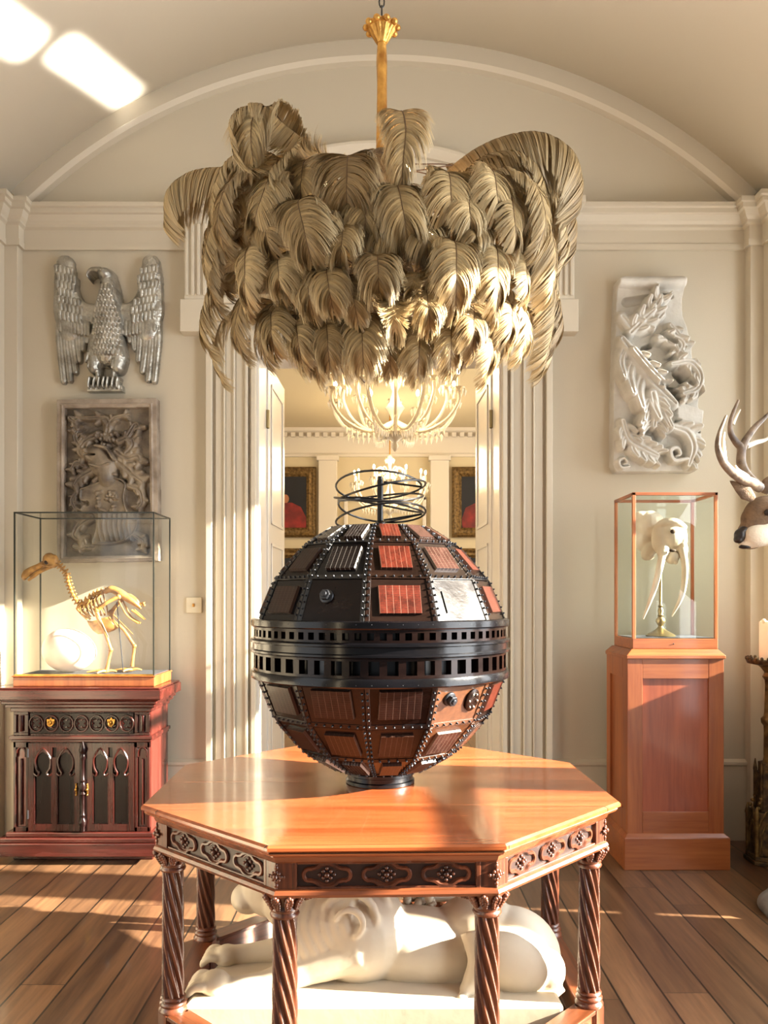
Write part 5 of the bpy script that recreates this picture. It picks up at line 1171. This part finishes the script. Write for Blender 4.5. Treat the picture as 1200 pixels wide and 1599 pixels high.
part(bs, mb, 'beak', M['bone'])
mb = MB(); mb.ell(K(252, 182, 4.528), (.013, .006, .014), n=10, m=8); part(bs, mb, 'eye_socket', M['deep'])
nk = [(335, 190), (352, 212), (372, 232), (392, 252), (404, 276), (410, 300), (414, 326), (422, 352), (432, 378), (440, 404), (452, 430), (466, 456), (482, 480), (500, 498)]
vb = None
for i, (x, y) in enumerate(nk):
    a = nk[min(i+1, 13)]; bq = nk[max(i-1, 0)]; ang = math.atan2(-(a[1]-bq[1]), a[0]-bq[0]); mb = MB() if vb is None else None
    if vb is None:
        mb.ell((0, 0, 0), (.0115, .0115, .013), n=10, m=8); mb.ell((0, 0, .014), (.006, .005, .010), n=8, m=6); mb.tube([(0, -.018, 0), (0, .018, 0)], .0045, 6); mb.ell((.0, 0, -.013), (.005, .005, .009), n=8, m=6)
        vb = mb.build('neck_vertebra', M['bone'], bs); o = vb
    else: o = dup(vb, bs)
    o.location = K(x, y)-Vector(bs.location); o.rotation_euler = (0, -ang, 0)
mb = MB()
for x, y, r in ((520, 490, .013), (550, 470, .014), (580, 445, .014), (610, 425, .014), (640, 412, .015), (670, 405, .015), (700, 400, .015)): mb.ell(K(x, y), (r, .012, r), n=10, m=8); mb.ell(K(x-4, y-16), (.006, .004, .012), n=8, m=6)
part(bs, mb, 'backbone', M['bone'])
mb = MB(); mb.tube([K(690, 405), K(740, 385), K(800, 410), K(860, 450), K(920, 490), K(955, 520)], [.012, .020, .022, .022, .018, .008], 12, sub=3, flat=1.6)
mb.tube([K(820, 430), K(880, 440), K(930, 475), K(945, 500)], [.012, .015, .012, .005], 10, sub=3); part(bs, mb, 'pelvis', M['bone'])
mb = MB()
for x, y in ((960, 500), (980, 490), (955, 525), (985, 505)): mb.ell(K(x, y), .008, n=8, m=6)
mb.tube([K(945, 500), K(970, 490), K(992, 482)], [.006, .006, .003], 6); part(bs, mb, 'tail_bone', M['bone'])
for s_ in (-1, 1):
    dy = s_*.035
    mb = MB(); mb.tube([K(810, 470)+Vector((0, dy, 0)), K(850, 550)+Vector((0, dy, 0)), K(885, 598)+Vector((0, dy*.7, 0)), K(950, 640)+Vector((0, dy*.5, 0))], [.004, .005, .004, .006], 7, sub=3)
    mb.tube([K(900, 540)+Vector((0, dy*.6, 0)), K(990, 612)+Vector((0, dy*.4, 0))], [.007, .003], 7); part(bs, mb, 'pubis', M['bone'])
for i in range(6):
    for s_ in (-1, 1):
        x = 540+i*27; y = 475-i*13; mb = MB(); mb.tube([K(x, y), K(x-10, y+45)+Vector((0, s_*.045, 0)), K(x+5, y+95)+Vector((0, s_*.05, 0)), K(x+30, 590-i*2)+Vector((0, s_*.02, 0))], [.0045, .004, .004, .003], 6, sub=3); part(bs, mb, 'rib', M['bone'])
for s_ in (-1, 1):
    mb = MB(); mb.tube([K(490, 530)+Vector((0, s_*.02, 0)), K(530, 500)+Vector((0, s_*.04, 0)), K(600, 465)+Vector((0, s_*.05, 0))], [.007, .006, .004], 7); mb.tube([K(490, 530)+Vector((0, s_*.02, 0)), K(530, 570)+Vector((0, s_*.03, 0)), K(570, 610)+Vector((0, s_*.02, 0))], [.006, .006, .007], 7)
    mb.tube([K(520, 560)+Vector((0, s_*.04, 0)), K(570, 515)+Vector((0, s_*.045, 0)), K(600, 470)+Vector((0, s_*.05, 0))], .004, 7); part(bs, mb, 'shoulder_bone', M['bone'])
mb = MB(); n = 14; v = []; prof = [(560, 625, .01), (575, 660, .03), (600, 695, .036), (640, 722, .03), (700, 715, .03), (760, 695, .022), (790, 675, .006)]; topp = [(560, 620), (600, 625), (640, 615), (690, 600), (730, 590), (760, 640), (792, 672)]
for (x, y, wd), (tx, ty) in zip(prof, topp):
    for q in range(7): t = q/6; c = K(tx*(1-t)+x*t, ty*(1-t)+y*t); wq = wd*math.sqrt(max(0, 1-t**2)); v.append(c+Vector((0, -wq, 0)))
    for q in range(7): t = 1-q/6; c = K(tx*(1-t)+x*t, ty*(1-t)+y*t); wq = wd*math.sqrt(max(0, 1-t**2)); v.append(c+Vector((0, wq+.001, 0)))
mb.add(v, [(j*14+i, j*14+(i+1) % 14, (j+1)*14+(i+1) % 14, (j+1)*14+i) for j in range(6) for i in range(14)], True); part(bs, mb, 'breastbone', M['bone'], sharp=0)
for s_, ank, kn, ft, hip in ((-1, (757, 835), (652, 540), (725, 1000), (808, 442)), (1, (890, 815), (715, 560), (872, 975), (815, 450))):
    dy = Vector((0, s_*.05, 0)); mb = MB()
    mb.tube([K(*hip)+dy*.6, K((hip[0]+kn[0])/2, (hip[1]+kn[1])/2-8)+dy, K(*kn)+dy], [.013, .010, .013], 10, sub=3); mb.ell(K(*kn)+dy, .017, n=10, m=8); mb.ell(K(*hip)+dy*.6, .015, n=10, m=8); lg = part(bs, mb, 'thigh_bone', M['bone'])
    mb = MB(); mb.tube([K(*kn)+dy, K(kn[0]+10, kn[1]+60)+dy, K((kn[0]+ank[0])/2+4, (kn[1]+ank[1])/2)+dy, K(*ank)+dy], [.014, .010, .009, .011], 10, sub=3); mb.tube([K(kn[0]+12, kn[1]+20)+dy*1.3, K(ank[0]-12, ank[1]-90)+dy*1.1], [.004, .002], 6); mb.ell(K(*ank)+dy, .014, n=10, m=8); part(bs, mb, 'shin_bone', M['bone'])
    mb = MB(); mb.tube([K(*ank)+dy, K((ank[0]+ft[0])/2, (ank[1]+ft[1])/2)+dy, K(ft[0], ft[1]-6)+dy], [.011, .009, .013], 10); F0 = K(ft[0], ft[1])+dy; F0.z = 1.005
    for tx, ty in ((-.10, -.02), (-.085, .04), (-.03, -.06), (.05, .02)): mb.tube([F0, F0+Vector((tx*.5, ty*.5, .004)), F0+Vector((tx, ty, -.004))], [.009, .007, .004], 7, sub=2)
    part(bs, mb, 'foot', M['bone'])
mb = MB(); mb.tube([K(780, 480), K(830, 1020, 4.55)], .003, 8); part(bs, mb, 'support_rod', M['edge'])
mb = MB(); p = K(830, 1020); mb.box(p.x-.04, p.x+.04, 4.52, 4.58, .9957, .9985); part(bs, mb, 'foot_plate', M['edge'])
for o in bs.children:
    pass

# ------------------------------------------------------------------ panelled pedestal and wood-framed case, right
pd = thing('panelled_pedestal', 'tall orange mahogany pedestal with a recessed front panel under the tusked skull case', 'pedestal', (1.52, 4.49, 0))
x0, x1, yf, yb = 1.262, 1.762, 4.28, 4.68
mb = MB(); mb.box(x0-.022, x1+.025, yf-.022, yb+.01, 0, .165); mb.frustum(x0-.022, x1+.025, yf-.022, yb+.01, .165, x0, x1, yf, yb, .185); part(pd, mb, 'plinth', M['pedx'], bevel=.003)
mb = MB(); mb.box(x0+.012, x1-.012, yf+.014, yb, .18, 1.09); part(pd, mb, 'carcass', M['ped'])
mb = MB(); mb.box(x0+.07, x1-.07, yf+.011, yf+.016, .28, 1.0); part(pd, mb, 'front_panel', wood('panel_mahogany', '#7e381e', '#a65532', axis=2, scale=6, rough=.38, coat=.2))
for a_ in (x0, x1-.078): mb = MB(); mb.box(a_, a_+.078, yf, yf+.02, .18, 1.09); part(pd, mb, 'stile', M['ped'], bevel=.002)
for a_, b_ in ((.18, .295), (.985, 1.09)): mb = MB(); mb.box(x0+.078, x1-.078, yf+.0005, yf+.02, a_, b_); part(pd, mb, 'front_rail', M['pedx'], bevel=.002)
for sx, s_ in ((x0, -1), (x1, 1)):
    xs = sorted((sx, sx-s_*.02)); mb = MB(); mb.box(*xs, yf+.02, yf+.085, .18, 1.09); mb.box(*xs, yb-.07, yb, .18, 1.09); mb.box(*xs, yf+.085, yb-.07, .18, .295); mb.box(*xs, yf+.085, yb-.07, .985, 1.09); part(pd, mb, 'side_frame', M['ped'], bevel=.002)
mb = MB(); mb.box(x0-.006, x1+.008, yf-.008, yb+.004, 1.088, 1.108); mb.frustum(x0-.004, x1+.006, yf-.006, yb+.004, 1.108, x0+.028, x1-.022, yf+.022, yb-.01, 1.138); part(pd, mb, 'cap_moulding', M['pedx'], bevel=.003)
cs = thing('framed_glass_case', 'tall wood-framed glass case standing on the orange pedestal', 'display case', (1.52, 4.49, 1.138))
cx0, cx1, cy0, cy1, cz0, cz1 = 1.296, 1.742, 4.305, 4.65, 1.138, 1.955; t = .017
mb = MB(); mb.box(cx0, cx1, cy0, cy1, 1.1382, 1.192); part(cs, mb, 'base', M['pedx'], bevel=.003)
mb = MB(); mb.ell((1.51, cy0-.001, 1.165), (.003, .002, .004), n=8, m=6); part(cs, mb, 'keyhole', M['void'])
mb = MB(); mb.box(cx0+t, cx1-t, cy0+t, cy1-t, 1.192, 1.196); part(cs, mb, 'lining', M['felt'])
for x in (cx0, cx1-t):
    for y in (cy0, cy1-t): mb = MB(); mb.box(x, x+t, y, y+t, 1.19, cz1); part(cs, mb, 'corner_post', M['case'], bevel=.002)
for b in ((cx0, cx1, cy0, cy0+t), (cx0, cx1, cy1-t, cy1), (cx0, cx0+t, cy0+t, cy1-t), (cx1-t, cx1, cy0+t, cy1-t)): mb = MB(); mb.box(*b, cz1-.016, cz1); part(cs, mb, 'top_rail', M['pedx'], bevel=.002)
glasscase(cs, cx0+.006, cx1-.006, cy0+.006, cy1-.006, 1.193, cz1-.008, M['case_glass'], .003)
# walrus skull on its brass stand
sk = thing('tusked_skull', 'pale walrus skull with two long tusks on a turned brass stand inside the framed case', 'skull', (1.52, 4.47, 1.196))
def S(x, y, d=4.46): return W3(900+x*.3128, 600+y*.3128, d)
mb = MB(); mb.ell(S(470, 760, 4.44), (.082, .075, .085), n=20, m=14); mb.ell(S(425, 770, 4.44), (.05, .06, .09), n=16, m=12); mb.ell(S(520, 770, 4.44), (.035, .06, .085), n=16, m=12)
mb.ell(S(370, 700, 4.53), (.078, .07, .075), n=18, m=12); mb.ell(S(340, 770, 4.55), (.06, .05, .075), n=16, m=12); mb.ell(S(330, 670, 4.54), (.06, .05, .04), n=14, m=10); mb.ell(S(365, 830, 4.52), (.04, .04, .06), rot=(0, .5, 0), n=12, m=10)
mb.tube([S(380, 870, 4.50), S(330, 800, 4.54), S(290, 720, 4.56), S(275, 690, 4.57)], [.018, .02, .016, .01], 10, sub=3)
mb.ell(S(435, 835, 4.41), (.032, .04, .05), n=14, m=10); mb.ell(S(530, 825, 4.41), (.03, .04, .05), n=14, m=10); mb.tube([S(400, 720, 4.44), S(440, 690, 4.40), S(500, 690, 4.39), S(545, 720, 4.41)], [.02, .022, .022, .018], 10, sub=3)
part(sk, mb, 'cranium', M['ivory'], voxel=.004, smoothit=4, sharp=0)
mb = MB(); mb.ell(S(484, 735, 4.360), (.014, .010, .012), n=12, m=8); mb.ell(S(482, 830, 4.362), (.020, .010, .008), n=12, m=8); part(sk, mb, 'nasal_opening_shade', M['hollow'])  # solid blobs, the shade inside the nose opening put into their colour
mb = MB(); mb.ell(S(480, 865, 4.41), (.036, .04, .036), n=14, m=10); mb.ell(S(498, 880, 4.39), (.014, .016, .022), n=10, m=8); part(sk, mb, 'jaw', M['ivory'])
for P in ([(436, 830, 4.39), (415, 930, 4.37), (385, 1040, 4.37), (335, 1172, 4.40)], [(530, 820, 4.39), (545, 920, 4.37), (530, 1050, 4.38), (478, 1158, 4.42)]):
    mb = MB(); mb.tube([S(*p) for p in P], [.021, .018, .014, .004], 14, sub=5); part(sk, mb, 'tusk', M['ivory'])
T = Matrix.Translation((S(422, 1000, 4.47).x, 4.47, 1.1962)); mb = MB()
mb.lathe([(.076, 0), (.078, .006), (.068, .014), (.05, .024), (.035, .032), (.02, .044), (.013, .056), (.018, .066), (.026, .082), (.022, .096), (.012, .106), (.017, .114), (.012, .122), (.016, .140), (.009, .156), (.015, .164), (.008, .172), (.008, .30), (.007, .34)], 24, T)
mb.build('brass_stand', M['oldbrass'], sk).location = -Vector(sk.location)

# ------------------------------------------------------------------ mounted deer head
dr_ = thing('deer_head', 'mounted deer head with tall branching antlers at the right edge of the room', 'taxidermy', (XR-.002, 3.60, 1.60))
def D(x, y, d=3.60): return W3(900+x*.3128, 600+y*.3128, d)
mb = MB()
mb.ell(D(1010, 640, 3.62), (.17, .075, .085), rot=(0, -.25, 0), n=20, m=14); mb.ell(D(930, 640), (.085, .06, .07), rot=(0, -.5, 0), n=18, m=12); mb.tube([D(960, 640), D(900, 690), D(855, 735), D(830, 755)], [.075, .058, .042, .034], 16, sub=3)
mb.ell(D(850, 770), (.042, .036, .035), n=14, m=10); mb.ell(D(870, 800), (.05, .03, .022), n=12, m=8)
mb.tube([D(1020, 650, 3.62), D(1110, 730, 3.62), D(1200, 850, 3.62), W3(1290, 890, 3.62), W3(1385, 925, 3.62)], [.09, .11, .13, .15, .18], 20, sub=3); mb.ell((XR-.11, 3.62, 1.45), (.11, .17, .26), n=18, m=12)
part(dr_, mb, 'head', M['fur'], voxel=.008, smoothit=4, sharp=0)
mb = MB(); mb.ell(D(905, 755, 3.575), (.062, .05, .052), n=16, m=12); mb.ell(D(870, 795, 3.59), (.05, .034, .022), n=14, m=10); mb.ell(D(960, 740, 3.58), (.07, .045, .06), n=16, m=12); mb.ell(D(930, 720, 3.575), (.05, .03, .04), n=16, m=12); part(dr_, mb, 'pale_muzzle', M['furwhite'], voxel=.006, smoothit=4, sharp=0)
mb = MB(); mb.ell(D(822, 752, 3.585), (.028, .030, .028), n=14, m=10); mb.ell(D(812, 775, 3.585), (.022, .024, .018), n=12, m=8); mb.ell(D(838, 728, 3.585), (.024, .026, .018), n=12, m=8); mb.ell(D(845, 812, 3.585), (.030, .022, .010), n=12, m=8); part(dr_, mb, 'nose', M['nose'], voxel=.005, smoothit=3, sharp=0)
mb = MB(); mb.ell(D(958, 640, 3.535), (.016, .012, .014), n=12, m=8); part(dr_, mb, 'eye', M['nose'])
for d, P in ((3.50, [(888, 575), (850, 545), (810, 512), (768, 482)]), (3.74, [(940, 545), (960, 500), (990, 470), (1020, 455)])):
    mb = MB(); mb.tube([D(x, y, d) for x, y in P], [.014, .032, .021, .001], 14, sub=4, flat=.4); er = part(dr_, mb, 'ear', M['fur'])
def antl(P, R0, d0, m_='antler', tip=True):
    mb = MB(); n = len(P); mb.tube([D(x, y, d) for x, y, d in P], [R0*(1-.78*(i/(n-1))**1.6) for i in range(n)], 12, sub=5); return mb
a1 = part(dr_, antl([(915, 515, 3.58), (880, 492, 3.52), (820, 468, 3.46), (765, 425, 3.42), (728, 375, 3.40), (708, 310, 3.40), (718, 240, 3.41), (750, 158, 3.43)], .023, 0), 'antler', M['antler'])
part(a1, antl([(868, 485, 3.50), (850, 460, 3.49), (810, 430, 3.47), (795, 405, 3.46)], .013, 0), 'tine', M['tip'])
part(a1, antl([(742, 400, 3.41), (738, 340, 3.42), (735, 280, 3.44), (742, 240, 3.46)], .012, 0), 'tine', M['tip'])
a2 = part(dr_, antl([(905, 505, 3.66), (850, 450, 3.70), (825, 390, 3.72), (825, 320, 3.73), (800, 290, 3.73), (772, 240, 3.72), (775, 170, 3.70), (812, 78, 3.68)], .023, 0), 'antler', M['antler'])
part(a2, antl([(828, 330, 3.73), (845, 285, 3.74), (890, 220, 3.76), (940, 170, 3.78), (985, 125, 3.8)], .019, 0), 'tine', M['antler'])
part(a2, antl([(850, 310, 3.74), (900, 290, 3.78), (950, 275, 3.8), (1000, 230, 3.82)], .013, 0), 'tine', M['tip'])
part(a2, antl([(782, 200, 3.71), (800, 160, 3.71), (822, 125, 3.70)], .010, 0), 'tine', M['tip'])
for s_ in (-1, 1): pass

# ------------------------------------------------------------------ gothic candlestick with a fat candle
cx, cy = 2.06, 4.40
cst = thing('floor_candlestick', 'tall gilt gothic floor candlestick at the right edge beside the pedestal', 'candlestick', (cx, cy, 0))
k = 4.40/F
def zz(py): return EYE-(py-935)*k
mb = MB(); hexa = lambda r, a0=PI/6: [(cx+r*math.cos(a0+i*PI/3), cy+r*math.sin(a0+i*PI/3)) for i in range(6)]
mb.prism(hexa(.135), 0, .022); mb.prism(hexa(.125), .022, .045); mb.prism(hexa(.108), .045, zz(1265)); part(cst, mb, 'base', M['giltdark'], bevel=.004)
mb = MB()
for i in range(6):
    a = i*PI/3; T = Matrix.Translation((cx, cy, 0)) @ Matrix.Rotation(a, 4, 'Z'); r = .096; z0 = .05; z1 = zz(1265)
    P = lambda x, z, dr=0: T @ Vector((r+dr, x, z))
    mb.tube([P(-.05, z0), P(-.05, z1-.10), P(-.03, z1-.035), P(0, z1+.015), P(.03, z1-.035), P(.05, z1-.10), P(.05, z0)], .0065, 6, sub=3); mb.tube([P(-.032, z0), P(-.032, z1-.12), P(0, z1-.05), P(.032, z1-.12), P(.032, z0)], .004, 6, sub=3)
    b_ = a+PI/6; cxx, cyy = cx+.112*math.cos(b_), cy+.112*math.sin(b_); mb.lathe([(.012, .045), (.012, z1-.03), (.016, z1-.02), (.004, z1+.03)], 8, Matrix.Translation((cxx, cyy, 0)))
    for q in range(3): mb.ell((cx+(.10-q*.012)*math.cos(b_), cy+(.10-q*.012)*math.sin(b_), z1+.02+q*.025), .011, n=7, m=5)
part(cst, mb, 'gothic_tracery', M['oldgilt'])
mb = MB(); mb.prism(hexa(.078), zz(1265), zz(1205)); mb.prism(hexa(.062), zz(1205), zz(1190))
for i in range(6):
    a = PI/6+i*PI/3; mb.lathe([(.010, zz(1262)), (.010, zz(1205)), (.012, zz(1202)), (.003, zz(1186))], 8, Matrix.Translation((cx+.075*math.cos(a), cy+.075*math.sin(a), 0)))
part(cst, mb, 'lantern_stage', M['giltdark'], bevel=.003)
T = Matrix.Translation((cx, cy, 0)); mb = MB()
mb.lathe([(.05, zz(1195)), (.036, zz(1190)), (.034, zz(1140)), (.036, zz(1133)), (.048, zz(1128)), (.05, zz(1122)), (.036, zz(1118)), (.032, zz(1112)), (.028, zz(1068)), (.030, zz(1062)), (.042, zz(1056)), (.030, zz(1050)), (.05, zz(1042)), (.075, zz(1036))], 12, T, mod=lambda a, z: 1+.06*math.cos(6*a))
part(cst, mb, 'shaft', M['oldgilt'])
mb = MB(); mb.lathe([(.05, zz(1040)), (.115, zz(1036)), (.122, zz(1031)), (.118, zz(1029)), (.02, zz(1033))], 32, T)
for i in range(24): a = i*PI/12; mb.ell((cx+.118*math.cos(a), cy+.118*math.sin(a), zz(1028)), (.009, .009, .011), n=7, m=5)
part(cst, mb, 'drip_pan', M['giltdark'])
cd = thing('pillar_candle', 'thick half-burnt cream pillar candle on the gilt candlestick', 'candle', (cx, cy, zz(1032)))
mb = MB(); h = zz(970)-zz(1032); mb.lathe([(.056, 0), (.056, h-.006), (.05, h), (.044, h-.004), (.02, h-.02)], 28, None, mod=lambda a, z: 1+.02*math.sin(3*a+1)); mb.ell((-.045, -.02, h+.0), (.012, .014, .014), n=8, m=6); mb.build('wax_body', M['wax'], cd)
mb = MB(); mb.tube([(0, 0, h-.03), (.003, 0, h-.002)], .0025, 6); mb.build('wick', M['nose'], cd)
# grey stone foot at the right edge
rk = thing('grey_stone', 'rounded grey stone lump on the floorboards at the right edge', 'stone', (1.80, 3.62, 0))
mb = MB(); mb.ell((1.80, 3.68, .035), (.13, .12, .07), n=20, m=12); mb.ell((1.86, 3.72, .08), (.12, .11, .10), rot=(0, .3, 0), n=20, m=12); mb.ell((1.90, 3.74, .13), (.07, .07, .08), n=20, m=12); mb.ell((1.74, 3.62, .02), (.07, .06, .04), n=14, m=8)
part(rk, mb, 'body', M['rock'], voxel=.01, smoothit=3, sharp=0)
